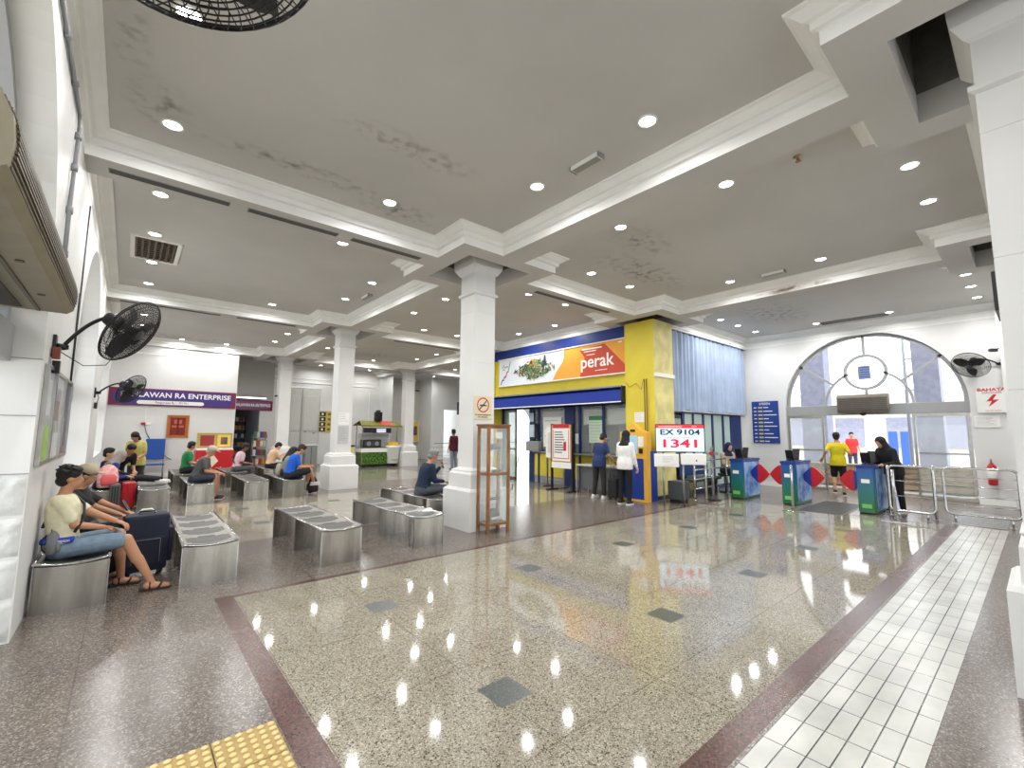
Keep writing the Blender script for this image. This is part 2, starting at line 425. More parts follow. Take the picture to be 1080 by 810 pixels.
# ---- columns
def column(name, cx, cyy, label, half=.22, base=.40, m=WHITE):
    mb = MB()
    prof = [(base, 0), (base, .63), (base-.03, .66), (base-.065, .67), (base-.07, .90), (base-.10, .93), (base-.10, .955), (half+.02, .985), (half, 1.0)]
    z = 1.0
    while z < 3.6: prof += [(half, z+.895), (half-.004, z+.897), (half-.004, z+.901), (half, z+.903)]; z += .9
    prof += [(half, 4.0), (half+.035, 4.02), (half+.035, 4.06), (half, 4.08), (half, 4.40), (half+.03, 4.42), (half+.09, 4.52), (half+.1, 4.6), (half+.1, 5.58)]
    rings = [[mb.v((cx+sx*h, cyy+sy_*h, zz)) for sx, sy_ in ((-1, -1), (1, -1), (1, 1), (-1, 1))] for h, zz in prof]
    for A, B in zip(rings, rings[1:]):
        for k in range(4): mb.f([A[k], A[(k+1) % 4], B[(k+1) % 4], B[k]], m)
    return struct(mb.build(name), label)
column('column', XS[0], YS[2], 'square white column beside the wooden display cabinet')
column('column', XS[0], YS[3], 'square white column with a paper notice')
column('column', XS[0], YS[4], 'square white column beside the shop opening')
column('column', XS[1], YS[4], 'square white column right of the snack cart')
column('column', XS[0], YS[1], 'big white pillar at the right edge', half=.27, base=.37)
column('column', XS[1], YS[1], 'white pillar carrying the edge-on screen', half=.25, base=.38)
mb = MB(); mb.box(9.79, 10.66, 6.09, 6.95, .1, 4.45, YEL); 
for f in mb.bm.faces:
    if f.calc_center_median().y < 6.1: f.material_index = mb.mi(YELP)
mb.box(9.83, 10.62, 6.13, 6.91, 0, .1, DGREY)
mb.box(9.785, 10.67, 6.05, 6.10, 3.0, 3.1, PAPER)
struct(mb.build('column'), 'big yellow pillar at the ticket office corner')
mb = MB(); mb.box(9.82, 10.6, 12.62, 13.45, 0, 4.45, YEL); struct(mb.build('column'), 'yellow pillar at the far end of the ticket office')
mb = MB()
for (x, y, dx_, dy_) in ((9.78, 6.05, .01, .01),):
    mb.tube([(9.75, 6.3, 2.95), (9.75, 6.3, .2)], .012, mat('brown_conduit', (110, 60, 30), .5)); mb.tube([(9.75, 6.36, 2.95), (9.75, 6.36, .2)], .012, MATS['brown_conduit'])
    mb.tube([(9.75, 6.9, 2.9), (9.75, 6.8, 2.78), (9.75, 6.6, 2.86), (9.75, 6.45, 2.7), (9.75, 6.38, 2.95)], .006, BLK)
struct(mb.build('trim_1'), 'brown conduits and cable on the yellow pillar')
# rusticated stone on the left pier, cornice pipes
def rough_blocks(name, M, x0, x1, rows, label):
    mb = MB(M); m = mat('rough_white_stone', (214, 216, 214), .6, noise=.12, nscale=5, bump=.5, bscale=14)
    for (z0, z1) in rows:
        nx, nz = 14, 9; g = []
        for i in range(nx+1):
            for j in range(nz+1):
                u, v = i/nx, j/nz; e = min(u, 1-u, v, 1-v)
                d = .0 if e == 0 else .022 + random.uniform(-.012, .016)
                g.append(mb.v((x0+(x1-x0)*u, z0+.012+(z1-z0-.024)*v, d)))
        for i in range(nx):
            for j in range(nz):
                a = i*(nz+1)+j; mb.f([g[a], g[a+nz+1], g[a+nz+2], g[a+1]], m, True)
    return struct(mb.build(name), label)
rough_blocks('trim_2', FY(0, 5.148, 0), XL-.5, XL-.01, [(0, .31), (.31, .62), (.62, .93), (.93, 1.24)], 'rough-hewn white stone blocks at the pier foot')
mb = MB()
for z in (1.25, 1.7, 2.15, 2.6, 3.05, 3.5): mb.box(XL-.5, XL+.002, 5.143, 5.149, z, z+.006, GREY) if z < 2.4 else None
mb.tube([(XL+.02, 3.3, 4.42), (XL+.02, 5.4, 4.42), (XL+.025, 5.45, 4.3), (XL+.02, 5.44, 3.6), (XL+.03, 5.4, 2.9)], .016, GREY)
for y in (3.7, 4.3, 4.9): mb.cyl((XL+.02, y, 4.42), .026, .05, GREY, 'y', 8)
for z in (4.2, 3.9, 3.5, 3.1): mb.cyl((XL+.021, 5.445, z), .026, .06, GREY, 'z', 8)
mb.tube([(XL+.012, 7.3, 4.3), (XL+.012, 7.35, 2.3), (XL+.012, 7.35, 2.1)], .008, BLK, 6)
mb.tube([(XL+.012, 7.25, 3.2), (XL+.012, 7.28, 2.1)], .008, BLK, 6)
struct(mb.build('trim_3'), 'grey conduits running along the left wall')
mb = MB(); mb.box(15.0, XE, .16, .49, 0, 4.45, WHITE); struct(mb.build('trim_4'), 'white corner pilaster beside the fire extinguisher')
mb = MB()
mb.box(XE-.02, XE, .49, 1.08, .0, .12, MOULD); mb.box(XE-.02, XE, 5.08, 6.3, 0, .12, MOULD)
mb.box(XE-.012, XE, .49, 6.3, 4.38, 4.44, MOULD)
struct(mb.build('baseboard_exit'))
mb = MB(); mb.box(XL, 2.9, 19.47, 19.5, 0, .14, MOULD); mb.box(XL, 3.0, 19.485, 19.5, 4.15, 4.2, MOULD); struct(mb.build('baseboard_back'))
# ---- arched windows
FR = mat('window_frame_grey', (158, 160, 162), .4)  # backlit shade of the frames is put into this darker grey
def fan_window(name, M, label, r=2.0, sp=2.42, th=.07, doors=True):
    mb = MB(M); zc = 0
    def arc(cx_, cz, R, a0, a1, wd, n=40, closed=False):
        P = [];
        for k in range(n+1):
            a = a0+(a1-a0)*k/n
            P.append((cx_+R*math.cos(a), cz+R*math.sin(a), cx_+(R-wd)*math.cos(a), cz+(R-wd)*math.sin(a)))
        for p, q in zip(P, P[1:]):
            for s in (0, th):
                mb.poly([(p[0], p[1], -s), (q[0], q[1], -s), (q[2], q[3], -s), (p[2], p[3], -s)], FR)
            mb.poly([(p[0], p[1], 0), (q[0], q[1], 0), (q[0], q[1], -th), (p[0], p[1], -th)], FR)
            mb.poly([(p[2], p[3], 0), (q[2], q[3], 0), (q[2], q[3], -th), (p[2], p[3], -th)], FR)
    def bar(x0, z0, x1, z1, wd):
        d = Vector((x1-x0, z1-z0)); n = Vector((-d.y, d.x)).normalized()*wd/2
        mb.prism([(x0+n.x, z0+n.y), (x1+n.x, z1+n.y), (x1-n.x, z1-n.y), (x0-n.x, z0-n.y)], -th, 0, FR)
    arc(0, sp, r, 0, PI, .09); arc(0, 3.34, .50, 0, 2*PI, .075); 
    arc(0, sp, 1.0, 0, math.radians(66), .06, 16); arc(0, sp, 1.0, math.radians(114), PI, .06, 16)
    bar(0, 3.84, 0, sp+r, .06); bar(0, sp, 0, 2.84, .06)
    for s in (-1, 1): bar(s*.78, sp+.63, s*1.58, sp+1.22, .06)
    o = struct(mb.build(name), label)
    mb = MB(M); mb.box(-r, r, sp-.26, sp+.02, -th-.12, .03, mat('transom_grey', (156, 158, 158), .45), bev=.01)
    mb.build('transom', o)
    return o
wx = fan_window('window_1', frame((XE+.12, 3.08, 0), (0, -1, 0), (0, 0, 1)), 'arched fanlight with a ring at its centre above the exit')
fan_window('window_2', frame((XL-.2, 3.12, 0), (0, 1, 0), (0, 0, 1)), 'arched fanlight above the near left doorway', r=2.03, sp=2.38)
for i, yc in enumerate((9.72, 16.3)):
    w2 = fan_window('window_%d' % (3+i), frame((XL-.3, yc, 0), (0, 1, 0), (0, 0, 1)), 'arched window with white bars in the left wall', r=2.03, sp=2.38)
    mb = MB(frame((XL-.3, yc, 0), (0, 1, 0), (0, 0, 1)))
    for x in (-1.9, -.95, 0, .95, 1.9): mb.box(x-.03, x+.03, .95, 2.15, -.06, 0, FR)
    for z in (.97, 1.55): mb.box(-2, 2, z-.02, z+.02, -.055, -.005, FR)
    mb.build('window_sash', w2)
# exit sliding doors
def door(name, x0, x1, label, xo):
    mb = MB(frame((XE+.1+xo, 0, 0), (0, -1, 0), (0, 0, 1)))
    for x in (x0, x1-.05): mb.box(x, x+.05, .02, 2.16, -.03, .03, STEEL)
    mb.box(x0, x1, .02, .07, -.028, .028, STEEL); mb.box(x0, x1, 2.08, 2.16, -.028, .028, STEEL); mb.box(x0+.07, x1-.07, 1.13, 1.17, -.02, .02, STEEL)
    o = struct(mb.build(name), label)
    mb = MB(frame((XE+.1+xo, 0, 0), (0, -1, 0), (0, 0, 1))); mb.box(x0+.05, x1-.05, .06, 2.1, -.004, .004, GLASS); mb.build('pane', o)
door('door_2', -5.06, -4.12, 'glass sliding door leaf parked at the left of the exit', 0)
door('door_3', -2.16, -1.1, 'glass sliding door leaf parked at the right of the exit', 0)
# ---- ceiling things
LENS = mat('lamp_lens', (255, 253, 244), .3, emit=LAMP_EMIT)
def downlight(loc, label):
    t = empty('ceiling_downlight', loc, label, 'light', 'round recessed downlights')
    mb = MB(); mb.lathe([(.098, 0), (.098, -.012), (.082, -.016), (.078, -.004)], (0, 0, 0), MOULD, 24); mb.build('trim_ring', t)
    mb = MB(); mb.lathe([(.078, -.004), (.05, -.010), (.01, -.012)], (0, 0, 0), LENS, 20); mb.build('lens', t)
    return t
d0 = None
DL = [(.12, 5.55), (2.5, 5.55), (3.74, 3.93), (3.74, 2.33), (.12, 3.93), (.12, 2.33), (2.5, .76), (1.3, .76),
      (.1, 7.36), (.1, 8.97), (.11, 10.54), (.11, 12.17), (2.5, 7.32), (2.5, 12.15), (3.7, 8.93), (3.7, 10.47),
      (5.48, 3.92), (5.48, 2.33), (6.7, 5.5), (7.94, 5.48), (9.22, 3.93), (9.2, 2.33), (6.69, .76), (7.93, .75),
      (6.7, 7.3), (7.92, 7.31), (5.49, 8.9), (5.52, 10.5), (9.27, 9.0), (9.25, 10.56), (6.72, 12.1), (7.94, 12.12),
      (12.17, 5.49), (13.2, 5.47), (14.42, 5.46), (14.57, 3.9), (14.57, 2.3), (12.17, .73), (13.25, .74), (14.41, .72), (11.0, 3.9), (11.0, 2.3),
      (3.71, 15.58), (3.71, 17.25), (2.51, 19.03), (1.2, 19.03), (.11, 15.6), (.11, 17.2), (2.5, 13.95), (1.2, 13.95),
      (5.53, 17.27), (5.53, 15.6), (8.03, 18.9), (6.75, 18.9), (9.29, 17.28), (9.29, 15.66), (6.7, 13.95), (7.9, 13.95), (12.31, 18.9), (11.0, 17.2), (11.0, 15.6), (13.2, 18.9), (12.4, 14), (14.5, 16),
      (6.8, 22.1), (9.2, 22.1), (11.2, 22.1), (13.0, 22.1)]
def dl_label(x, y):
    c = 'near-left coffer' if x < 4.6 and y < 6.3 else 'middle-left coffer' if x < 4.6 and y < 13 else 'far-left coffer' if x < 4.6 else \
        'coffer before the sign' if x < 10 and y < 6.3 else 'coffer over the sign' if x < 10 and y < 13 else 'coffer before the cart' if x < 10 and y < 20 else \
        'coffer at the exit' if x > 10 and y < 6.3 else 'coffer behind the office' if y < 20 else 'rear strip'
    same = sorted([p for p in DL if dl_c(p) == dl_c((x, y))], key=lambda p: math.hypot(*p))
    o = ['nearest', 'second nearest', 'third nearest', 'fourth nearest', 'fifth nearest', 'sixth nearest', 'seventh nearest', 'eighth nearest', 'ninth nearest', 'tenth nearest'][same.index((x, y))]
    return 'round lit downlight in the %s, %s one' % (c, o)
def dl_c(p):
    x, y = p
    return (0 if x < 4.6 else 1 if x < 10 else 2, 0 if y < 6.3 else 1 if y < 13 else 2 if y < 20 else 3) if not (x < 4.6 and y > 13) and not (x > 10 and y > 6.3 and y < 20) and y < 20 else ('L' if x < 4.6 else 'O' if y < 20 else 'R')
LMP = bpy.data.lights.new('downlight_lamp', 'AREA'); LMP.shape = 'DISK'; LMP.size = .15; LMP.energy = LAMP_W; LMP.color = (1, .99, .98); LMP.spread = math.radians(166)
for i, (x, y) in enumerate(DL):
    if d0 is None: d0 = t = downlight((x, y, CZ), dl_label(x, y))
    else:
        t = copy_tree(d0); t.location = (x, y, CZ); t['label'] = dl_label(x, y)
    lo = bpy.data.objects.new('lamp', LMP); COL.objects.link(lo); lo.parent = t; lo.location = (0, 0, -.03)
SLOT = mat('slot_black', (84, 82, 78), .8)
def slot(loc, L, rz, label, wd=.12):
    t = empty('air_slot_diffuser', loc, label, 'vent', 'slot diffusers in the beams', rz)
    mb = MB(); mb.box(-L/2, L/2, -wd/2, wd/2, -.006, 0, GREY); mb.build('frame', t)
    mb = MB()
    for k in (-1, 0, 1): mb.box(-L/2+.01, L/2-.01, k*wd*.3-wd*.09, k*wd*.3+wd*.09, -.009, -.006, SLOT)
    mb.build('slot', t)
slot((.2, 6.46, SZ), 1.15, 0, 'long slot diffuser in the beam, the one nearest the left wall')
slot((1.55, 6.46, SZ), 1.15, 0, 'long slot diffuser in the beam, middle one of three')
slot((2.9, 6.46, SZ), 1.15, 0, 'long slot diffuser in the beam, nearest the cabinet column')
slot((7.3, 6.46, SZ), 2.4, 0, 'long slot diffuser in the beam leading to the yellow pillar')
slot((.6, 13.05, SZ), 1.9, 0, 'slot diffuser in the far beam above the second fan')
slot((2.6, 13.05, SZ), 1.4, 0, 'slot diffuser in the far beam near the notice column')
slot((7.4, 13.05, SZ), 2.4, 0, 'slot diffuser in the far beam between columns')
slot((14.75, 3.1, CZ), 1.5, PI/2, 'wide dark slot diffuser above the exit arch', .42)
t = empty('ceiling_grille', (.14, 9.8, CZ), 'square dark louvred grille in the ceiling near the left wall', 'vent')
mb = MB(); 
for a in ((-.34, -.28), (.28, .34)): mb.box(a[0], a[1], -.62, .62, -.02, 0, PAPER); 
for a in ((-.62, -.56), (.56, .62)): mb.box(-.28, .28, a[0], a[1], -.02, 0, PAPER)
mb.build('frame', t)
mb = MB(); DB = mat('rusty_louvre', (96, 80, 62), .6)
for k in range(7): mb.box(-.28+.085*k, -.28+.085*k+.03, -.56, .56, -.016, -.004, DB)
for k in range(9): mb.box(-.28, .28, -.5+.12*k, -.49+.12*k, -.014, -.002, DB)
mb.box(-.28, .28, -.56, .56, -.003, 0, BLK); mb.build('louvre', t)
def emlight(loc, rz, label):
    t = empty('emergency_light', loc, label, 'light', 'small box lights on the ceiling', rz)
    mb = MB(); mb.box(-.2, .2, -.055, .055, -.05, 0, PAPER, .008); mb.box(-.21, -.2, -.06, .06, -.055, 0, GREY); mb.box(.2, .21, -.06, .06, -.055, 0, GREY); mb.build('housing', t)
    mb = MB(); mb.box(-.18, .18, -.045, .045, -.056, -.05, mat('diffuser_grey', (150, 150, 140), .3)); mb.build('diffuser', t)
emlight((3.8, 3.17, CZ), PI/2, 'box light on the ceiling before the cabinet column')
emlight((9.3, 3.15, CZ), PI/2, 'box light on the ceiling toward the exit')
emlight((3.98, 9.9, CZ), PI/2, 'box light on the ceiling above the middle benches')
t = empty('sprinkler_head', (5.53, 1.55, CZ), 'small brass sprinkler sticking down from the ceiling', 'sprinkler')
mb = MB(); mb.lathe([(.045, 0), (.045, -.006), (.015, -.01), (.015, -.05), (.03, -.055), (.03, -.06)], (0, 0, 0), mat('brass', (170, 140, 100), .3, 1)); mb.build('body', t)
# water stains on plaster: damp patches
def stain_mat(name, c, amax, sc):
    m = bpy.data.materials.new(name); m.use_nodes = True; MATS[name] = m; nt = m.node_tree; b = nt.nodes['Principled BSDF']; N = nt.nodes.new; L = nt.links.new
    b.inputs['Base Color'].default_value = rgb(*c); b.inputs['Roughness'].default_value = .9
    tc = N('ShaderNodeTexCoord'); mp = N('ShaderNodeMapping'); mp.inputs['Location'].default_value = (-1, -1, 0); mp.inputs['Scale'].default_value = (2, 2, 0)
    L(tc.outputs['UV'], mp.inputs['Vector']); g = N('ShaderNodeTexGradient'); g.gradient_type = 'SPHERICAL'; L(mp.outputs['Vector'], g.inputs['Vector'])
    n = N('ShaderNodeTexNoise'); n.inputs['Scale'].default_value = sc; n.inputs['Detail'].default_value = 8; L(tc.outputs['Object'], n.inputs['Vector'])
    r = N('ShaderNodeValToRGB'); r.color_ramp.elements[0].position = .48; r.color_ramp.elements[1].position = .68; L(n.outputs['Fac'], r.inputs['Fac'])
    mu = N('ShaderNodeMath'); mu.operation = 'MULTIPLY'; L(r.outputs['Color'], mu.inputs[0]); L(g.outputs['Fac'], mu.inputs[1])
    m2 = N('ShaderNodeMath'); m2.operation = 'MULTIPLY'; L(mu.outputs[0], m2.inputs[0]); m2.inputs[1].default_value = amax; m2.use_clamp = True; L(m2.outputs[0], b.inputs['Alpha'])
    return m
STAIN = stain_mat('damp_stain', (150, 116, 84), 1.6, 3.5); MOLD = stain_mat('mildew_stain', (112, 98, 86), .55, 7)
def stain(M, a, b_, m, label):
    mb = MB(M); f = mb.poly([(-a, -b_, 0), (a, -b_, 0), (a, b_, 0), (-a, b_, 0)], m)
    o = mb.build('trim_5'); uv = o.data.uv_layers.new(name='UVMap')
    for i, c in zip(o.data.polygons[0].loop_indices, range(4)):
        v = o.data.vertices[o.data.loops[i].vertex_index].co; l = M.inverted() @ v; uv.data[i].uv = (.5+l.x/a/2, .5+l.y/b_/2)
    return struct(o, label)
stain(FX(10.156-W_-.003, 3.0, 4.505), .8, .06, STAIN, 'rusty water stain on the beam moulding')
DN = lambda x, y, z: frame((x, y, z), (1, 0, 0), (0, -1, 0))
for (x, y, a, b_) in ((.0, 5.3, .3, .5), (2.7, 5.7, .7, .3), (1.4, 5.5, 1.4, .2), (-.2, 4.5, .15, .5), (7.4, 4.8, 1.6, .5), (6.2, 4.0, .8, .4), (12.6, 4.3, 1.6, .8), (1.3, 18.7, 2.2, .8), (7.4, 17.5, 2, .9), (2.2, 4.3, 1.0, .25)):
    stain(DN(x, y, CZ-.004), a, b_, MOLD, 'faint mildew patch on the ceiling')
DN = lambda x, y, z: frame((x, y, z), (1, 0, 0), (0, -1, 0))
# ---- fans
def fan(name, mount, centre, normal, R, label, wall='L', cagen=60):
    t = empty(name, mount, label, 'fan', 'black wall fans')
    c = Vector(centre)-Vector(mount); n = Vector(normal).normalized(); s = R/.33
    Q = Matrix.Translation(c) @ n.to_track_quat('Z', 'Y').to_matrix().to_4x4()
    dx_ = {'L': Vector((1, 0, 0)), 'E': Vector((0, 1, 0))}[wall]
    mb = MB(); mb.box(-.012 if wall == 'L' else -.05, .012 if wall == 'L' else .05, -.05 if wall == 'L' else -.012, .05 if wall == 'L' else .012, -.1, .1, BLK, .004); 
    mb.tube([(0, 0, 0), dx_*.06, dx_*.09], [.03, .03, .02], BLK, 10); mb.build('bracket', t)
    mb = MB(); back = Q @ Vector((0, 0, -.24*s))
    a0 = dx_*.05; mid = a0*.5+back*.5+Vector((0, 0, .10)); P = []
    for k in range(13):
        u = k/12; P.append(a0*(1-u)**2+mid*2*u*(1-u)+back*u*u)
    mb.tube(P, .016, BLK, 8); mb.build('arm', t)
    mb = MB(); 
    mb.lathe([(.03, -.25*s), (.062*s, -.24*s), (.07*s, -.2*s), (.07*s, -.12*s), (.05*s, -.09*s)], Q.translation, BLK, 18, n) ; mb.build('motor', t)
    mb = MB(Q)
    def ring(r, z, th, m=BLK, n_=40): mb.tube([(r*math.cos(2*PI*k/n_), r*math.sin(2*PI*k/n_), z) for k in range(n_)], th, m, 5, closed=True)
    def zf(r): return .075*s*math.sqrt(max(0, 1-(r/R)**2))
    ring(R, 0, .006*s); ring(R*1.005, -.012*s, .005*s)
    for k in range(1, 12): ring(R*k/12, zf(R*k/12), .003*s); 
    for k in range(2, 9, 2): ring(R*k/9, -zf(R*k/9)*1.2, .0022*s)
    for k in range(cagen):
        a = 2*PI*k/cagen
        for sg in (1, -1.2):
            mb.tube([(R*u*math.cos(a+.5*(1-u)*(1 if sg > 0 else -1)), R*u*math.sin(a+.5*(1-u)*(1 if sg > 0 else -1)), sg*zf(R*u)) for u in (.18, .4, .62, .82, .94, 1)], .0026*s, BLK, 3, cap=False)
    mb.lathe([(.055*s, .072*s), (.05*s, .082*s), (.01, .086*s)], (0, 0, 0), DGREY, 18); mb.build('cage', t)
    mb = MB(Q); FB = mat('smoky_blade', (58, 58, 60), .3)
    mb.lathe([(.05*s, -.03*s), (.05*s, .03*s), (.01, .035*s)], (0, 0, 0), BLK, 16)
    for b in range(3):
        a = 2*PI*b/3+.4; V = []
        for i in range(7):
            u = i/6; r = (.045+.255*u)*s; wdt = (.06+.17*math.sin(PI*min(1, u*.85+.12)))*s
            for e_, zz in ((-.5, -.022), (0, -.006), (.5, .022)):
                ang = a+e_*wdt/r*.9 if r > .1*s else a+e_*wdt/(.1*s)*.8
                V.append(mb.v((r*math.cos(ang), r*math.sin(ang), zz*s)))
        for i in range(6):
            for j in range(2): mb.f([V[i*3+j], V[(i+1)*3+j], V[(i+1)*3+j+1], V[i*3+j+1]], FB, True)
    mb.build('blade', t)
    return t
f1 = fan('wall_fan', (XL+.012, 5.62, 2.33), (-.04, 5.5, 2.52), (.78, -.38, -.52), .32, 'black wall fan beside the framed posters, below the air curtain')
mb = MB(); mb.box(0, .05, -.12, -.05, -.12, -.02, mat('brown_box', (120, 56, 40), .5), .004); mb.box(.0, .05, -.04, .03, -.24, -.13, BLK, .004)
mb.tube([(.03, -.05, -.04), (.2, -.05, -.16), (.35, -.06, -.14), (.42, -.08, -.02)], .004, BLK, 5); mb.build('cord', f1)
f2 = fan('wall_fan', (XL+.012, 12.2, 2.33), (.0, 12.0, 2.42), (.72, -.5, -.5), .32, 'black wall fan hanging before the purple shop sign')
mb = MB(); mb.box(0, .05, -.05, .05, -.32, -.2, BLK, .004); mb.tube([(.02, 0, -.3), (.06, 0, -.1), (.03, .05, -.02)], .006, BLK, 5); mb.build('cord', f2)
fan('wall_fan', (XL+.012, 1.38, 2.82), (.03, 1.45, 3.02), (.18, -.10, -.98), .34, 'large black fan cage cut off by the top edge of the picture', cagen=44)
fan('wall_fan', (XE-.05, .492, 3.27), (15.02, .98, 3.25), (-.75, .25, -.62), .34, 'black wall fan high up right of the exit arch', 'E')
# air curtain over the near left arch
t = empty('air_curtain', (XL, 3.6, 2.5), 'long beige air curtain unit with a ribbed grille above the near left doorway', 'air curtain')
BG = mat('beige_metal', (150, 142, 120), .45, noise=.08); BG2 = mat('beige_grille', (104, 96, 80), .5)
P = [(-.45, 0), (.13, 0), (.165, .03), (.175, .12), (.165, .22), (.11, .34), (.0, .44), (-.15, .5), (-.45, .5)]
mb = MB(); mb.prism([(a, b) for a, b in P], -1.3, 1.3, BG, 'y'); mb.build('housing', t)
mb = MB()
for k in range(15):
    z = .035+.02*k; x = .172-.07*max(0, (z-.13)/.2)**2-.02*max(0, (.08-z)/.08)
    mb.box(x-.004, x+.010, -1.26, 1.26, z, z+.009, BG2)
mb.build('grille', t)
mb = MB(); mb.box(-.03, -.01, -1.25, 1.25, -.012, 0, BG2); 
for y in (-.9, -.1, .7): mb.cyl((-.05+.1, y, -.006), .02, .006, BG2)
mb.box(-.25, -.1, -1.2, 1.2, -.008, 0, SLOT); mb.build('outlet', t)
t = empty('air_curtain', (XE+.0, 3.14, 2.2), 'brown-grey air curtain unit hanging over the exit transom', 'air curtain')
mb = MB(); BR = mat('grey_brown_metal', (112, 104, 92), .5, noise=.15)
mb.prism([(.04, .02), (-.18, .0), (-.22, .1), (-.22, .42), (-.16, .5), (.04, .5)], -.56, .56, BR, 'y'); mb.build('housing', t)
mb = MB(); 
for k in range(6): mb.box(-.226, -.2, -.52, .52, .12+.05*k, .135+.05*k, DGREY)
mb.build('grille', t)
mb = MB(); mb.ball((-.1, 0, -.02), (.08, .08, .06), BLK); mb.build('sensor', t)
# camera on back columns
def cctv(loc, rz, label):
    t = empty('security_camera', loc, label, 'camera', 'small black security cameras', rz)
    mb = MB(); mb.box(-.02, .14, -.035, .035, -.03, .04, BLK, .01); mb.cyl((.14, 0, 0), .028, .02, DGREY, 'x', 12); mb.build('body', t)
    mb = MB(); mb.tube([(-.02, 0, .03), (-.08, 0, .05), (-.1, 0, .05)], .012, BLK, 6); mb.build('mount', t)
cctv((4.35, 19.5, 2.95), -PI/2, 'small black camera on the column beside the shop opening')
cctv((10.45, 19.42, 3.55), -.4, 'small black camera on the column right of the snack cart')
cctv((15.05, .55, 3.55), PI*.8, 'small dark camera on the corner pilaster above the right fan')
# ================================================================ ticket office
FROST = mat('frosted_glass', (176, 196, 186), .35)
BLUED = mat('navy_frame', (22, 42, 96), .45)
mb = MB()
mb.box(9.95, 10.2, 6.95, 12.62, 2.84, 4.45, YEL)
mb.box(9.9, 9.95, 6.95, 12.62, 4.12, 4.45, BLUE)
struct(mb.build('wall_office_fascia'), 'yellow fascia with a blue band over the ticket windows')
mb = MB()
mb.box(9.94, 9.95, 6.95, 12.62, 2.82, 2.87, MOULD)
# dark inner shell of the office
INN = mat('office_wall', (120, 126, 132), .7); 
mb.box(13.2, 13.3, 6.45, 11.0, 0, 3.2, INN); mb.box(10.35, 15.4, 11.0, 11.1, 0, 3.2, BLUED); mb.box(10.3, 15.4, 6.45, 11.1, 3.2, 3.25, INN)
mb.box(10.12, 10.2, 11.1, 12.62, 2.5, 2.84, BLUED)
mb.box(10.66, 15.4, 6.3, 6.42, 4.3, 4.45, WHITE)
struct(mb.build('wall_office_inner'), 'blue partitions inside the ticket office')
# shopfront
YF = 10.3
t = struct(empty('window_5', (0, 0, 0), 'ticket office window front with navy posts', 'x')); del t['category']
mb = MB()
for y0, y1 in ((6.95, 7.02), (8.02, 8.1), (8.9, 8.98), (9.15, 9.55), (10.66, 10.74), (10.92, 11.16), (12.5, 12.62)): mb.box(YF-.04, YF+.05, y0, y1, 0, 2.84, BLUED)
mb.box(YF-.04, YF+.05, 6.95, 12.62, 2.38, 2.84, BLUED)
mb.build('frame', t)
mb = MB(); mb.box(YF, YF+.01, 6.95, 10.92, 1.02, 2.4, GLASS); mb.build('pane', t)
mb = MB(); mb.box(YF-.02, YF+.04, 9.55, 10.92, .22, .92, YEL); mb.box(YF-.02, YF+.04, 6.95, 9.15, .22, .92, YEL); mb.box(YF-.02, YF+.04, 6.95, 10.92, 0, .22, GREY); mb.build('low_panel', t)
mb = MB(); mb.box(YF-.22, YF+.3, 6.97, 9.15, .95, 1.0, GREY); mb.box(YF-.12, YF+.1, 9.55, 10.92, .95, 1.0, GREY); mb.build('ledge', t)
mb = MB()
for y0, y1 in ((7.05, 8.0), (8.12, 8.88), (9.57, 10.62)):
    mb.box(YF+.06, YF+.07, y0+.02, y1-.02, 1.85, 2.3, mat('roller_blind', (214, 216, 210), .7))
    mb.cyl((YF+.07, y0+.02, 2.3), .025, y1-y0-.04, GREY, 'y', 10)
mb.build('roller_blind', t)
t = struct(empty('door_4', (0, 0, 0), 'half-open glass door at the far end of the ticket office', 'x')); del t['category']
mb = MB()
for y in (11.86, 12.44): mb.box(YF-.02, YF+.03, y, y+.05, 0, 2.38, STEEL)
mb.box(YF-.02, YF+.03, 11.86, 12.49, .0, .08, STEEL); mb.box(YF-.02, YF+.03, 11.86, 12.49, 2.3, 2.38, STEEL); mb.box(YF-.02, YF+.03, 11.9, 12.46, 1.0, 1.05, STEEL); mb.build('frame', t)
mb = MB(); mb.box(YF, YF+.01, 11.9, 12.45, .05, 2.32, mat('green_glass', (150, 190, 176), .05, alpha=.55)); mb.build('pane', t)
# inside fittings: filing shelves, cases, screens
def simple(name, label, cat, mb, group=None): return tag(mb.build(name), label, cat, group)
t = empty('office_cabinet', (12.9, 9.6, 0), 'white storage cabinet standing inside the ticket office', 'cabinet')
mb = MB(); mb.box(-.25, .25, -.9, .9, 0, 2.1, PAPER, .01); mb.build('body', t)
for k in range(3):
    mb = MB(); mb.box(-.27, -.25, -.88+.6*k, -.32+.6*k, .05, 2.05, mat('cabinet_door', (206, 212, 214), .5), .004); dd = mb.build('door', t)
    mb = MB(); mb.box(-.29, -.27, -.36+.6*k, -.34+.6*k, 1, 1.15, STEEL); mb.build('handle', dd)
for k, y in enumerate((7.4, 8.5)):
    t = empty('computer_monitor', (10.75, y, 1.0), ['black monitor behind the ticket window next to the yellow pillar', 'black monitor behind the ticket window near the printed notice'][k], 'monitor', 'monitors on the ticket counter', .2)
    mb = MB(); mb.box(-.02, .02, -.25, .25, .1, .42, BLK, .006); mb.build('screen', t)
    mb = MB(); mb.cyl((0, 0, 0), .09, .012, BLK); mb.cyl((0, 0, 0), .02, .12, BLK); mb.build('stand', t)
mb = MB(); mb.box(10.35, 11.0, 6.97, 9.1, .92, .97, GREY); mb.box(10.9, 10.98, 6.97, 9.1, 0, .92, DGREY); simple('ticket_desk', 'grey desk running behind the ticket windows', 'desk', mb)
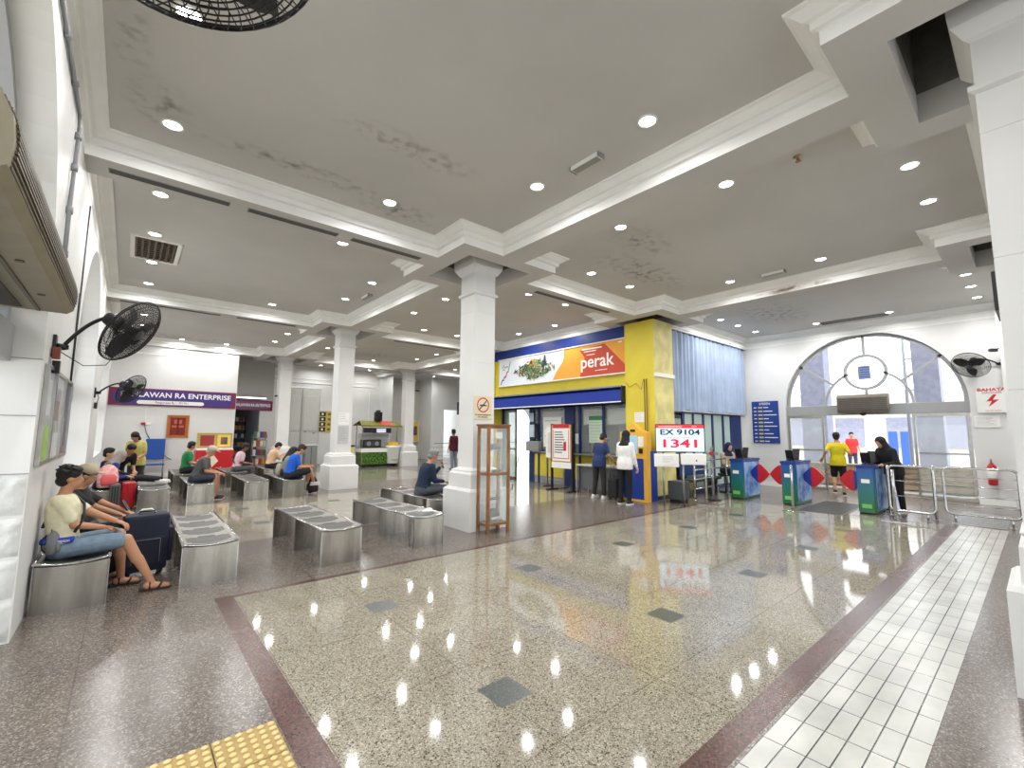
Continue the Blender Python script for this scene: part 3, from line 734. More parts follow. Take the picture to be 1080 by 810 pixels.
def notice(name, label, M, w_, h_, lines=6, col=PAPER, head=None, inkc=(70, 74, 80), seed=1, group=None, cat='notice', dy=.004, left=.08):
    mb = MB(M); mb.box(-w_/2, w_/2, -h_/2, h_/2, 0, dy, col); o = tag(mb.build(name), label, cat, group)
    rnd = random.Random(seed); ink = mat('ink_%d_%d_%d' % inkc, inkc, .6)
    mb = MB(M); z = dy+.001
    if head: mb.box(-w_/2, w_/2, h_/2-h_*.16, h_/2, z-.0005, z+.0005, head)
    y = h_/2-h_*(.24 if head else .12)
    for k in range(lines):
        L = w_*(rnd.uniform(.5, .84)); mb.box(-w_/2+w_*left, -w_/2+w_*left+L, y-.012*h_*3/lines-.002, y, z, z+.0006, ink); y -= h_*.76/lines
    mb.build('printed_text', o)
    return o
PALE = mat('pale_green_paper', (206, 224, 204), .6); SKYB = mat('pale_blue_paper', (190, 210, 222), .6)
notice('notice', 'large pale green notice taped inside the ticket window', FX(YF-.015, 8.32, 1.7), .55, .78, 7, PALE, mat('green_ink', (70, 140, 90)), seed=3)
notice('notice', 'small white notice on the ticket window beside the green one', FX(YF-.015, 9.02, 1.42), .22, .3, 5, PAPER, seed=4)
notice('notice', 'wide white notice hung on the ticket window left of the navy post', FX(YF-.015, 10.1, 1.62), .8, .95, 3, PAPER, seed=5)
notice('notice', 'pale blue sheet on the dark post near the bright far doorway', FX(YF-.05, 11.03, 2.1), .2, .3, 4, SKYB, seed=6)
t = empty('card_terminal_shelf', (YF-.2, 10.85, 0), 'grey metal box with small cases fixed left of the ticket windows', 'shelf')
mb = MB(); mb.box(0, .16, -.3, .3, 1.0, 1.32, GREY, .01); mb.build('body', t); mb = MB(); mb.box(-.04, .0, -.12, .12, 1.45, 1.85, SKYB, .006); mb.box(0, .16, -.14, .14, 1.4, 1.9, DGREY); mb.build('display', t)
# sign board
SIGN_W = mat('sign_white', (226, 232, 238), .4); SO = mat('sign_orange', (228, 160, 60), .4); SR = mat('sign_red', (196, 74, 50), .4)
M0 = frame((9.86, 12.3, 0), (0, -1, 0), (0, 0, 1))      # x from 0 to 5.34, z height
t = empty('banner_sign', (9.86, 9.63, 3.2), 'long white and orange banner sign with fruit picture over the ticket office', 'sign')
X = frame((0, 2.67, -0.0), (0, -1, 0), (0, 0, 1))
LS = 5.34; HS = .9
mb = MB(X); mb.box(0, LS, 0, HS, -.08, .0, SIGN_W, .01); mb.build('board', t)
mb = MB(X); mb.box(-.03, LS+.03, -.03, 0, -.08, .03, PAPER); mb.box(-.03, LS+.03, HS, HS+.03, -.08, .03, PAPER); mb.build('frame', t)
mb = MB(X)
cv = [(2.62+.62*(1/(1+math.exp(-8*(v-.5))))+.10*math.sin(v*5), v*HS) for v in [k/16 for k in range(17)]]
mb.poly([(a, b, .002) for a, b in cv]+[(LS, HS, .002), (LS, 0, .002)], SO)
mb.poly([(LS*.70, .0, .004), (LS*.995, 0, .004), (LS*.995, .2, .004), (LS*.87, .86, .004), (LS*.70, .78, .004), (LS*.735, .55, .004)], SR)
mb.build('colour_field', t)
WI = mat('white_ink', (246, 244, 240), .5); SRD = mat('sign_small_red', (186, 60, 44), .5)
text('perak', .50, X @ T((LS*.815, .40, .008)), WI, t, sx=1.02, bold=.006)
mb = MB(X); 
for k, (a, b, L, wd) in enumerate(((3.83, .765, .72, .035), (3.9, .70, .45, .025), (4.3, .13, .42, .02), (5.1, .82, .12, .03), (4.0, .60, .3, .022))): mb.box(a, a+L, b, b+wd, .006, .008, WI)
mb.build('small_print', t)
mb = MB(X)
zc = [(.1, .04), (.2, .22), (.24, .18), (.32, .33), (.36, .28), (.46, .5), (.5, .45), (.62, .82)]
cols = [mat('logo_violet', (110, 70, 150)), mat('logo_violet', (110, 70, 150)), mat('logo_blue', (60, 110, 190)), mat('logo_red', (210, 60, 60)), mat('logo_red', (210, 60, 60)), mat('logo_orange', (230, 130, 50)), mat('logo_green', (90, 170, 80))]
for (a, b), c in zip(zip(zc, zc[1:]), cols):
    d = Vector((b[0]-a[0], b[1]-a[1])); n = Vector((-d.y, d.x)).normalized()*.022
    mb.poly([(a[0]+n.x, a[1]+n.y, .006), (b[0]+n.x, b[1]+n.y, .006), (b[0]-n.x, b[1]-n.y, .006), (a[0]-n.x, a[1]-n.y, .006)], c)
for k in range(5):
    a = PI/2+2*PI*k/5; c = cols[[3, 5, 6, 2, 0][k]]
    mb.poly([(.26+.02*math.cos(a), .62+.02*math.sin(a), .006), (.26+.1*math.cos(a-.3), .62+.1*math.sin(a-.3), .006), (.26+.1*math.cos(a+.3), .62+.1*math.sin(a+.3), .006)], c)
mb.box(.36, .5, .66, .675, .005, .006, cols[2]); mb.box(.36, .5, .62, .635, .005, .006, cols[2]); mb.build('emblem', t)
mb = MB(X); rnd = random.Random(5)
GRN = [mat('leaf_%d' % k, c) for k, c in enumerate(((52, 92, 46), (84, 124, 60), (36, 66, 40), (120, 140, 90)))]; CT = [mat('montage_%d' % k, c) for k, c in enumerate(((70, 76, 80), (190, 186, 170), (150, 120, 80), (44, 60, 70), (200, 150, 130)))]
for k in range(270):
    u = rnd.gauss(0, .38); u = max(-.92, min(.92, u)); env = .34*(1-abs(u)**1.6)
    x = 1.78+u*1.0; y = .44+rnd.uniform(-1, 1)*env*.9; a = rnd.uniform(0, 2*PI); L = rnd.uniform(.06, .13); wd = L*.32
    m = rnd.choice(GRN) if rnd.random() < .68 else rnd.choice(CT); z = .006+k*.00003
    d = Vector((math.cos(a), math.sin(a))); n = Vector((-d.y, d.x))
    y = max(.1, min(.8, y))
    mb.poly([(x-d.x*L, y-d.y*L, z), (x+n.x*wd, y+n.y*wd, z), (x+d.x*L, y+d.y*L, z), (x-n.x*wd, y-n.y*wd, z)], m)
mb.poly([(2.18, .5, .015), (2.42, .5, .015), (2.36, .62, .015), (2.34, .76, .015), (2.26, .76, .015), (2.24, .62, .015)], CT[3])
mb.box(2.27, 2.33, .76, .84, .0145, .015, CT[3])
mb.build('picture_montage', t)
mb = MB(X)
for k in range(18):
    a = 2*PI*k/18; mb.poly([(1.68+.05*math.cos(a-.2), .66+.05*math.sin(a-.2), .017), (1.68+.17*math.cos(a), .66+.17*math.sin(a), .017), (1.68+.05*math.cos(a+.2), .66+.05*math.sin(a+.2), .017)], mat('sunflower', (236, 180, 40)))
mb.cyl((1.68, .66, .0175), .065, .002, mat('sunflower_heart', (80, 50, 24)), 'z', 16); mb.build('sunflower', t)
# rolled awning
t = empty('awning', (9.92, 9.8, 2.42), 'long blue awning box under the banner sign', 'awning')
mb = MB(); AW = mat('awning_blue', (18, 48, 150), .5)
mb.prism([(0, 0), (-.24, 0), (-.24, .30), (-.02, .40), (.02, .40)], -2.78, 2.66, AW, 'y'); mb.build('valance', t)
mb = MB(); mb.box(-.26, .02, -2.8, 2.68, .38, .42, GREY); mb.box(-.245, -.235, -2.78, 2.66, -.02, .01, PAPER); mb.build('rail', t)
mb = MB(); mb.box(-.26, -.0, 2.66, 2.86, .0, .4, BLK, .02); mb.build('end_bracket', t); mb = MB(); mb.box(-.26, -.0, -2.84, -2.78, .0, .4, BLK, .02); mb.build('end_bracket', t)
# curtain wall along x at y=6.3
t = struct(empty('window_6', (0, 0, 0), 'navy framed glazing beside the yellow pillar', 'x')); del t['category']
mb = MB()
for x0, x1 in ((10.66, 10.74), (11.42, 11.55), (12.0, 12.07), (12.57, 12.66), (13.13, 13.22), (13.8, 13.9), (14.35, 15.1)): mb.box(x0, x1, 6.3, 6.38, 0, 2.3, BLUED)
mb.box(10.66, XE, 6.3, 6.38, 2.15, 2.3, BLUED); mb.box(10.66, XE, 6.3, 6.38, 0, .12, BLUED); mb.box(15.1, XE, 6.3, 6.4, 0, 4.4, WHITE); mb.build('frame', t)
mb = MB(); 
for k in range(5): mb.box([11.55, 12.07, 12.66, 13.22, 13.9][k], [12.0, 12.57, 13.13, 13.8, 14.35][k], 6.33, 6.35, .12, 2.15, FROST)
mb.build('pane', t)
mb = MB(); mb.box(10.78, 11.4, 6.32, 6.34, .05, 2.1, BLK); mb.box(10.84, 11.34, 6.3, 6.32, 1.1, 2.0, mat('door_glass', (150, 162, 160), .2)); mb.box(10.9, 11.1, 6.29, 6.3, 1.3, 1.6, PAPER); mb.build('side_door', t)
mb = MB(); CB = mat('curtain_blue', (166, 182, 208), .75, noise=.12, nscale=3); n = 220
prev = None
for k in range(n+1):
    x = 10.7+(15.3-10.7)*k/n; y = 6.22+.035*math.sin(x*22+.8*math.sin(x*3))+.015*math.sin(x*51); zb = 2.22+.02*math.sin(x*5)
    a = [mb.v((x, y, 4.36)), mb.v((x, y+.01*math.sin(x*9), 3.2)), mb.v((x+.01*math.sin(x*7), y, zb))]
    if prev: mb.f([prev[0], a[0], a[1], prev[1]], CB, True); mb.f([prev[1], a[1], a[2], prev[2]], CB, True)
    prev = a
o = tag(mb.build('curtain'), 'long blue-grey pleated curtain covering the upper glazing', 'curtain')
mb = MB(); mb.box(10.68, 15.36, 6.19, 6.26, 4.35, 4.4, DGREY); mb.build('curtain_rail', o); mb = MB(); mb.box(10.7, 15.3, 6.255, 6.26, 2.19, 2.23, PAPER); mb.build('hem', o)
mb = MB(); mb.box(10.7, XE, 6.13, 6.3, 4.36, 4.40, MOULD); mb.box(10.7, XE, 6.10, 6.3, 4.405, 4.445, MOULD); struct(mb.build('trim_6'), 'white cornice above the blue curtain')
# ================================================================ boards on the exit wall
t = empty('station_list_board', (XE-.02, 5.66, 1.98), 'blue board of white and yellow lines beside the exit arch', 'board')
X = FX(0, 0, 0); X.translation = (0, 0, 0)
mb = MB(X); mb.box(-.39, .39, -.66, .66, 0, .02, mat('board_blue', (30, 62, 140), .4)); mb.build('panel', t)
mb = MB(X)
for k in range(10):
    y = .46-.118*k; mb.box(-.33, -.25, y-.012, y+.012, .021, .023, WI); mb.box(-.2, -.07, y-.022, y+.022, .021, .023, mat('line_yellow', (214, 200, 120), .5)); mb.box(-.04, .1+.12*((k*7) % 3), y-.012, y+.012, .021, .023, WI)
mb.build('printed_text', t)
text('STESEN', .1, X @ T((0, .575, .022)), WI, t)
t = empty('danger_sign', (XE-.06, .70, 2.44), 'white electrical danger sign with a red lightning bolt', 'sign')
mb = MB(X); mb.prism([(-.26, -.3), (.24, -.3), (.24, .3), (-.16, .3), (-.26, .2)], .0, .012, PAPER); mb.build('plate', t)
RI = mat('red_ink', (196, 30, 44), .5)
mb = MB(X); mb.poly([(.02, .12, .014), (-.1, -.04, .014), (-.01, -.03, .014), (-.07, -.17, .014), (.11, .0, .014), (.01, .0, .014), (.08, .12, .014)], RI); mb.build('lightning_bolt', t)
text('BAHAYA', .10, X @ T((0, .235, .013)), RI, t, sx=1.2, bold=.003); text('DANGER', .065, X @ T((0, .165, .013)), RI, t, sx=1.2); text('VOLTAN TINGGI', .035, X @ T((0, -.255, .013)), RI, t)
notice('notice', 'two pale typed sheets below the danger sign', FX(XE-.02, .82, 1.93), .42, .27, 7, PAPER, seed=9)
# blue fabric sign in ring
t = empty('hanging_sign', (XE+.05, 3.08, 3.32), 'small blue square notice in the ring of the fanlight', 'sign')
mb = MB(X); mb.box(-.14, .14, -.19, .19, 0, .01, mat('notice_blue', (120, 136, 176), .5)); mb.build('panel', t)
mb = MB(X)
for k in range(5): mb.box(-.1, .1, .13-.065*k, .15-.065*k, .011, .013, mat('notice_dark_blue', (50, 66, 120), .5))
mb.build('printed_text', t)
mb = MB(); mb.tube([(0, 0, .19), (0, 0, .30), (0.0, 0, .5)], .004, GREY, 5); mb.build('hanger', t)
# fire extinguisher
def extinguisher(loc, label):
    t = empty('fire_extinguisher', loc, label, 'fire extinguisher', 'fire extinguishers', 0)
    mb = MB(); mb.lathe([(.02, 0), (.075, .01), (.08, .04), (.08, .40), (.07, .45), (.035, .49), (.03, .52)], (0, 0, 0), RED, 20); mb.build('cylinder', t)
    mb = MB(); mb.box(-.07, .05, -.015, .015, .55, .575, BLK, .004); mb.box(-.09, .03, -.012, .012, .59, .61, RED, .004); mb.cyl((0, 0, .52), .018, .05, CHROME); mb.build('handle', t)
    mb = MB(); mb.tube([(.03, 0, .54), (.09, .02, .52), (.11, .03, .4), (.10, .03, .2), (.085, .03, .12)], .011, BLK, 8); mb.build('hose', t)
    mb = MB(); mb.lathe([(.0805, .17), (.0815, .172), (.0815, .33), (.0805, .332)], (0, 0, 0), PAPER, 20); mb.build('paper_label', t)
    return t
extinguisher((15.26, .82, .46), 'red fire extinguisher hanging on the wall right of the exit')
# ================================================================ ticket gates
def grad_mat():
    m = bpy.data.materials.new('gate_wrap'); m.use_nodes = True; nt = m.node_tree; b = nt.nodes['Principled BSDF']
    tc = nt.nodes.new('ShaderNodeTexCoord'); sp = nt.nodes.new('ShaderNodeSeparateXYZ'); nt.links.new(tc.outputs['Object'], sp.inputs[0])
    mr = nt.nodes.new('ShaderNodeMapRange'); mr.inputs[1].default_value = 0; mr.inputs[2].default_value = 1.0; nt.links.new(sp.outputs['Z'], mr.inputs[0])
    r = nt.nodes.new('ShaderNodeValToRGB'); e = r.color_ramp.elements
    e[0].position = .05; e[0].color = rgb(42, 110, 60); e[1].position = .95; e[1].color = rgb(30, 80, 170); a = e.new(.45); a.color = rgb(30, 110, 110)
    nt.links.new(mr.outputs[0], r.inputs['Fac']); nt.links.new(r.outputs['Color'], b.inputs['Base Color']); b.inputs['Roughness'].default_value = .25
    return m
GW = grad_mat(); GB = mat('gate_blue', (156, 196, 232), .22, noise=.3, nscale=4, c2=(70, 120, 200)); FB1 = mat('flap_blue', (30, 50, 140), .35); FR1 = mat('flap_red', (196, 24, 40), .35)
def gate(loc, label, side=-1, both=False):
    t = empty('ticket_gate', loc, label, 'ticket gate', 'ticket gates before the exit')
    mb = MB(); mb.prism([(-.55, -.12), (-.5, -.15), (.5, -.15), (.55, -.12), (.55, .12), (.5, .15), (-.5, .15), (-.55, .12)], .03, .93, GW); 
    mb.prism([(-.58, -.13), (-.52, -.165), (.52, -.165), (.58, -.13), (.58, .13), (.52, .165), (-.52, .165), (-.58, .13)], .93, .98, BLUE)
    mb.build('body', t)
    mb = MB()
    for s in (-1, 1): mb.box(-.42, .48, s*.15-.003, s*.15+.003, .06, .9, GB)
    mb.box(-.5, .5, -.14, .14, 0, .03, DGREY); mb.build('side_panel', t)
    mb = MB(); mb.box(-.56, -.551, -.08, .08, .12, .2, mat('gate_green', (120, 200, 110), .4)); mb.box(-.56, -.551, -.07, .07, .62, .70, WI); mb.build('front_label', t)
    for s in ((-1, 1) if both else (side,)):
        mb = MB(); 
        def fan_poly(a0, a1, R, m, th0, th1):
            pts = [(0, 0)]+[(R*math.cos(a0+(a1-a0)*k/8), R*math.sin(a0+(a1-a0)*k/8)) for k in range(9)]
            return pts
        cz = .62
        for (u0, u1, m) in ((0.01, .16, FB1), (.16, .42, FR1)):
            def half(u): return .05+.19*(u/.18)**.8 if u < .18 else .24*max(.02, 1-((u-.18)/.25)**1.5)
            P = [u0+(u1-u0)*k/6 for k in range(7)]
            up = [(s*(.15+u), cz+half(u)) for u in P]; dn = [(s*(.15+u), cz-half(u)) for u in P[::-1]]
            mb.prism(up+dn, -.02, .02, m, 'x')
        mb.build('flap', t)
    mb = MB(); mb.tube([(-.25, .04, .98), (-.25, .04, 1.06)], .02, BLK); mb.box(-.29, -.26, -.05, .11, 1.0, 1.24, BLK, .008, R=Matrix.Rotation(-.35, 4, 'Y')); mb.box(-.02, .02, -.09, .05, 1.0, 1.26, BLK, .008, R=Matrix.Rotation(.35, 4, 'Y'))
    mb.box(-.3, .1, -.08, .1, .98, 1.0, BLK); mb.build('card_reader', t)
    return t
gate((12.15, 5.02, 0), 'blue ticket gate farthest from the door, in front of the curtain wall', -1)
gate((12.15, 3.86, 0), 'blue ticket gate in the middle, with a red flap on each side', both=True)
gate((12.1, 2.42, 0), 'blue-green ticket gate used by the person in black', 1)
mb = MB(); TM = mat('grate_metal', (110, 110, 108), .4, .6); mb.box(10.95, 13.0, 2.7, 3.55, .0, .006, TM)
for k in range(40): mb.box(10.98+.05*k, 11.0+.05*k, 2.74, 3.51, .006, .012, TM)
simple('floor_mat', 'ribbed metal floor mat between two ticket gates', 'mat', mb)
mb = MB(); 
for k in range(12): mb.box(11.62+.16*k, 11.70+.16*k, .52, 1.2, 0, .008, mat('grate_light', (170, 172, 172), .4, .4))
simple('floor_grate', 'slotted floor grate behind the right railing', 'grate', mb)
# ================================================================ railings
def railing(loc, rz, L, h, label, z0=.15, bars=2, feet=True):
    t = empty('steel_railing', loc, label, 'railing', 'polished steel railings', rz)
    mb = MB(); c = .09; P = []
    for (cx_, cz_, a0) in ((L-c, h-c, 0), (c, h-c, 90), (c, z0+c, 180), (L-c, z0+c, 270)):
        for k in range(6): a = math.radians(a0+18*k); P.append((cx_+c*math.cos(a), 0, cz_+c*math.sin(a)))
    mb.tube(P, .022, CHROME, 8, closed=True); mb.build('loop', t)
    mb = MB()
    for k in range(bars): z = z0+(h-z0)*(k+1)/(bars+1); mb.tube([(0, 0, z), (L, 0, z)], .009, CHROME, 6)
    mb.build('crossbar', t)
    if feet:
        for x in (.12, L-.12):
            mb = MB(); mb.cyl((x, 0, 0), .018, z0, CHROME); mb.cyl((x, 0, 0), .05, .008, CHROME); mb.build('leg', t)
    return t
railing((11.55, 2.05, 0), -PI/2, .66, 1.0, 'steel loop railing between the person in black and the wide railing', .14, 2)
railing((11.78, 1.28, 0), -PI/2, .95, 1.0, 'wide steel loop railing nearest the right wall', .16, 4)
def post(loc, label, h=1.0, plate=.0, name='steel_post'):
    t = empty(name, loc, label, 'post', 'steel barrier posts'); mb = MB(); mb.tube([(0, 0, .01), (0, 0, h-.01), (0, 0, h)], [.026, .026, .018], CHROME, 12); mb.build('pole', t)
    mb = MB(); mb.box(-.03, .03, -.2-plate, .2+plate, 0, .014, CHROME, .004) if plate else mb.cyl((0, 0, 0), .06, .012, CHROME); mb.build('base_plate', t)
post((10.95, 1.88, 0), 'steel post with a flat foot in front of the loop railing', .96, .02)
post((11.8, 1.42, 0), 'steel post between the two loop railings', 1.02)
post((11.9, 2.12, 0), 'steel post right behind the person in black', 1.0)
post((10.72, 3.5, 0), 'steel post standing in front of the middle ticket gate', .96, .02)
post((10.05, 5.02, 0), 'steel post standing right of the queue number screen', .98, .04)
# queue railing with four rails
t = empty('queue_railing', (10.68, 5.62, 0), 'four-rail steel queue barrier behind the queue number screen', 'railing')
for x in (0, .9, 1.75): mb = MB(); mb.cyl((x, 0, 0), .024, .95, CHROME); mb.cyl((x, 0, 0), .07, .01, CHROME); mb.build('post', t)
mb = MB()
for z in (.25, .48, .71, .93): mb.tube([(0, 0, z), (1.75, 0, z)], .018, CHROME, 8)
mb.build('rail', t)
t = empty('waiting_seat', (10.9, 5.95, 0), 'low dark seat unit behind the queue barrier', 'seat')
mb = MB(); mb.box(0, 1.5, -.2, .2, .38, .44, DGREY, .01); mb.build('seat', t); mb = MB(); mb.box(.1, .16, -.15, .15, 0, .38, STEEL); mb.box(1.34, 1.4, -.15, .15, 0, .38, STEEL); mb.build('leg', t)
mb = MB(); mb.box(0, 1.5, .17, .2, .5, .8, mat('seat_blue', (40, 66, 120), .5), .01); mb.box(.1, .14, .16, .2, .4, .6, STEEL); mb.box(1.36, 1.4, .16, .2, .4, .6, STEEL); mb.build('backrest', t)
# pedestal fan
t = empty('pedestal_fan', (10.95, 5.28, 0), 'small pedestal fan with a red hub beside the queue barrier', 'fan')
mb = MB(); mb.cyl((0, 0, 0), .16, .02, BLK); mb.build('base', t); mb = MB(); mb.cyl((0, 0, .02), .015, 1.0, GREY); mb.build('pole', t)
Q = T((-.05, 0, 1.12)) @ Vector((-1, -.5, 0)).to_track_quat('Z', 'Y').to_matrix().to_4x4()
mb = MB(Q)
for r in (.18, .12, .06):
    mb.tube([(r*math.cos(2*PI*k/24), r*math.sin(2*PI*k/24), .03-.02*r/.18) for k in range(24)], .003, GREY, 4, closed=True)
for k in range(16): a = 2*PI*k/16; mb.tube([(0, 0, .04), (.18*math.cos(a), .18*math.sin(a), .01)], .002, GREY, 3)
mb.build('cage', t)
mb = MB(Q); mb.cyl((0, 0, -.1), .05, .1, BLK); mb.cyl((0, 0, .03), .05, .02, RED)
for k in range(4):
    a = PI/2*k; mb.poly([(.03*math.cos(a), .03*math.sin(a), .0), (.15*math.cos(a-.3), .15*math.sin(a-.3), .0), (.16*math.cos(a+.1), .16*math.sin(a+.1), .01), (.1*math.cos(a+.5), .1*math.sin(a+.5), .015)], mat('clear_blade', (150, 160, 165), .3))
mb.build('motor_head', t)
# ================================================================ queue screen
a, b = Vector((9.05, 5.65, 0)), Vector((9.71, 4.84, 0)); d = (b-a).normalized(); cen = (a+b)/2
t = empty('queue_screen', cen, 'large screen reading EX 9104 and 1341 on a steel stand', 'screen')
X = frame((0, 0, 1.5), d, (0, 0, 1)); W2 = (b-a).length/2
mb = MB(X); mb.box(-W2, W2, -.31, .31, -.05, 0, BLK, .006); mb.build('housing', t)
SB = mat('screen_blue', (196, 222, 240), .3, emit=.9); SRR = mat('screen_red', (206, 44, 60), .3, emit=.8); SK = mat('screen_black', (20, 24, 50), .3); SR2 = mat('screen_bright_red', (214, 20, 60), .3, emit=.7)
mb = MB(X); mb.box(-W2+.015, W2-.015, -.295, .215, .0, .002, SB); mb.box(-W2+.015, W2-.015, .215, .295, .0, .002, SRR); mb.build('display', t)
text('EX 9104', .17, X @ T((0, .125, .004)), SK, t, sx=1.45, bold=.004); text('1341', .25, X @ T((0, -.13, .004)), SR2, t, sx=1.75, bold=.007)
text('Bergerak dari / Departing at', .045, X @ T((0, .01, .004)), SR2, t, sx=1.1); text('13:04', .05, X @ T((.3, .255, .004)), WI, t)
mb = MB(X); mb.box(-.45, .05, .245, .262, .003, .004, WI); mb.build('header_line', t)
mb = MB(X); 
for s in (-.36, .06): mb.cyl((s, -1.5, -.06), .022, 1.2, STEEL, 'y', 12)
mb.build('leg', t)
t = empty('leaflet_box', cen, 'long white leaflet holder below the left half of the screen', 'box'); mb = MB(X); mb.box(-W2-.04, -.04, -.64, -.35, -.03, .06, PAPER, .02); mb.build('body', t)
notice('notice', 'sheet pasted on the leaflet holder', frame(cen+Vector((0, 0, 1.5-.49))+d*-.26+d.cross(Vector((0, 0, 1)))*.063, d, (0, 0, 1)), .3, .2, 5, PAPER, seed=12)
t = empty('leaflet_box', cen, 'white box below the right half of the screen', 'box'); mb = MB(X); mb.box(.0, W2, -.58, -.34, -.03, .1, PAPER, .02); mb.build('body', t); mb = MB(X); mb.box(.3, .33, -.5, -.47, .1, .104, BLK); mb.build('latch', t)
mb = MB(); mb.box(9.75, 10.1, 5.45, 5.8, .08, .5, mat('case_grey', (70, 74, 80), .5), .02)
o = simple('equipment_case', 'dark grey case on the floor behind the queue screen', 'case', mb); 
mb = MB(); mb.box(9.78, 10.07, 5.48, 5.77, 0, .08, BLK); mb.build('base', o)
# ================================================================ kiosk, counter, stands by the ticket office
t = empty('ticket_kiosk', (9.42, 6.42, 0), 'yellow and blue self-service ticket kiosk against the yellow pillar', 'kiosk')
KY = mat('kiosk_yellow', (232, 178, 60), .4); KB = mat('kiosk_blue', (28, 58, 150), .4)
mb = MB(); mb.prism([(-.38, 0), (.36, 0), (.36, 1.62), (.2, 1.68), (.0, 1.84), (-.2, 1.68), (-.38, 1.62)], -.12, .02, KY, 'x'); mb.build('front_surround', t)
mb = MB(); mb.box(.02, .33, -.36, .34, 0, 1.18, KB, .01); mb.box(.02, .2, -.3, .3, 1.18, 1.6, KY); mb.build('cabinet', t)
mb = MB(); mb.box(-.125, -.12, -.28, .28, .05, 1.0, KB); mb.build('lower_panel', t)
mb = MB(FX(-.121, .08, 1.33)); mb.box(-.2, .2, -.22, .22, 0, .006, mat('kiosk_screen', (150, 190, 210), .2, emit=.4)); mb.build('display', t)
mb = MB(FX(-.121, -.22, 1.4)); mb.box(-.07, .07, -.12, .12, 0, .01, PAPER); mb.box(-.05, .05, -.28, -.16, 0, .02, BLK, .004); mb.build('card_slot', t)
mb = MB(FX(-.121, 0, 1.66)); mb.box(-.07, .07, -.03, .03, 0, .004, BLK); mb.build('logo_plate', t)
notice('notice', 'small white notice on the left face of the yellow pillar', FX(9.785, 6.55, 2.0), .28, .25, 4, PAPER, seed=15)
t = empty('writing_counter', (9.55, 7.5, 0), 'grey writing counter where the man in dark blue stands', 'counter')
mb = MB(); mb.box(-.25, .28, -.75, .75, .72, .76, mat('counter_top', (200, 198, 184), .3), .006); mb.build('counter_top', t)
mb = MB(); mb.box(-.12, -.09, -.62, .7, .12, .72, mat('counter_grey', (96, 98, 102), .5)); mb.build('modesty_panel', t)
for x, y in ((-.22, .72), (-.22, -.7), (.24, .72), (.24, -.7)): mb = MB(); mb.box(x-.02, x+.02, y-.02, y+.02, 0, .72, STEEL); mb.build('leg', t)
t = empty('poster_stand', (9.3, 8.75, 0), 'framed notice stand with a red header and orange rim', 'stand')
mb = MB(); mb.box(-.03, .03, -.42, -.37, 0, 1.85, BLK); mb.box(-.03, .03, .37, .42, 0, 1.85, BLK); mb.box(-.2, .2, -.44, -.34, 0, .03, BLK); mb.box(-.2, .2, .34, .44, 0, .03, BLK); mb.build('upright', t)
mb = MB(); mb.box(-.045, -.03, -.37, .37, .62, 1.82, mat('rim_orange', (206, 150, 110), .5)); mb.box(-.05, -.045, -.33, .33, .82, 1.72, PAPER); mb.box(-.05, -.045, -.37, .37, .62, .78, PAPER); mb.build('board', t)
mb = MB(FX(-.051, 0, 0)); mb.box(-.3, .3, 1.74, 1.84, 0, .01, RED); mb.box(-.30, -.28, .88, 1.68, 0, .002, RI); mb.box(.28, .30, .88, 1.68, 0, .002, RI); mb.box(-.3, .3, .88, .9, 0, .002, RI)
for k in range(9): mb.box(-.24, .05+.03*(k % 4), 1.6-.07*k, 1.625-.07*k, 0, .002, DGREY)
mb.box(.1, .2, 1.1, 1.35, 0, .002, RI); mb.build('printed_text', t)
t = empty('poster_stand', (9.75, 9.45, 0), 'tall white panel stand left of the red-topped notice stand', 'stand')
mb = MB(); mb.box(-.02, .02, -.38, .38, .85, 1.78, PAPER, .005); mb.build('board', t); mb = MB()
for y in (-.34, .34): mb.box(-.02, .02, y-.02, y+.02, 0, .86, STEEL); mb.box(-.2, .2, y-.02, y+.02, 0, .03, STEEL)
mb.box(-.01, .01, -.34, .34, .2, .24, STEEL); mb.build('leg', t)
mb = MB(FX(-.021, 0, 0)); mb.box(.05, .3, 1.35, 1.68, 0, .002, mat('poster_navy', (50, 66, 110), .5)); mb.box(-.3, -.02, 1.0, 1.6, 0, .002, mat('faint_grey', (206, 208, 208), .5)); mb.build('printed_text', t)
t = empty('floor_wedge', (8.6, 10.2, 0), 'small white and black object left on the floor before the office', 'box')
mb = MB(); mb.box(-.05, .05, -.06, .06, 0, .12, PAPER, .01); mb.box(.05, .09, -.05, .05, 0, .08, BLK, .01); mb.build('body', t)
# ================================================================ display cabinet at column
t = empty('display_cabinet', (4.63, 5.9, 0), 'narrow wooden display cabinet with glass sides against the column', 'cabinet')
mb = MB()
for x in (-.205, .205):
    for y in (-.13, .13): mb.box(x-.022, x+.022, y-.022, y+.022, 0, 1.72, WOOD, .003)
for z in (.14, .93, 1.68):
    mb.box(-.2, .2, -.145, -.115, z-.02, z+.02, WOOD); mb.box(-.2, .2, .115, .145, z-.02, z+.02, WOOD); mb.box(-.225, -.19, -.13, .13, z-.02, z+.02, WOOD); mb.box(.19, .225, -.13, .13, z-.02, z+.02, WOOD)
mb.build('frame', t)
mb = MB(); mb.box(-.24, .24, -.165, .165, 1.70, 1.73, WOOD, .004); mb.build('top', t)
mb = MB(); mb.box(-.2, .2, -.13, .13, .12, .14, WOOD); mb.build('bottom_board', t)
for z in (.5, .92, 1.3):
    mb = MB(); mb.box(-.2, .2, -.12, .12, z-.004, z+.004, GLASS); mb.build('shelf', t)
mb = MB(); mb.box(-.2, .2, -.135, -.13, .16, 1.66, GLASS); mb.box(-.21, -.205, -.12, .12, .16, 1.66, GLASS); mb.box(.205, .21, -.12, .12, .16, 1.66, GLASS); mb.build('pane', t)
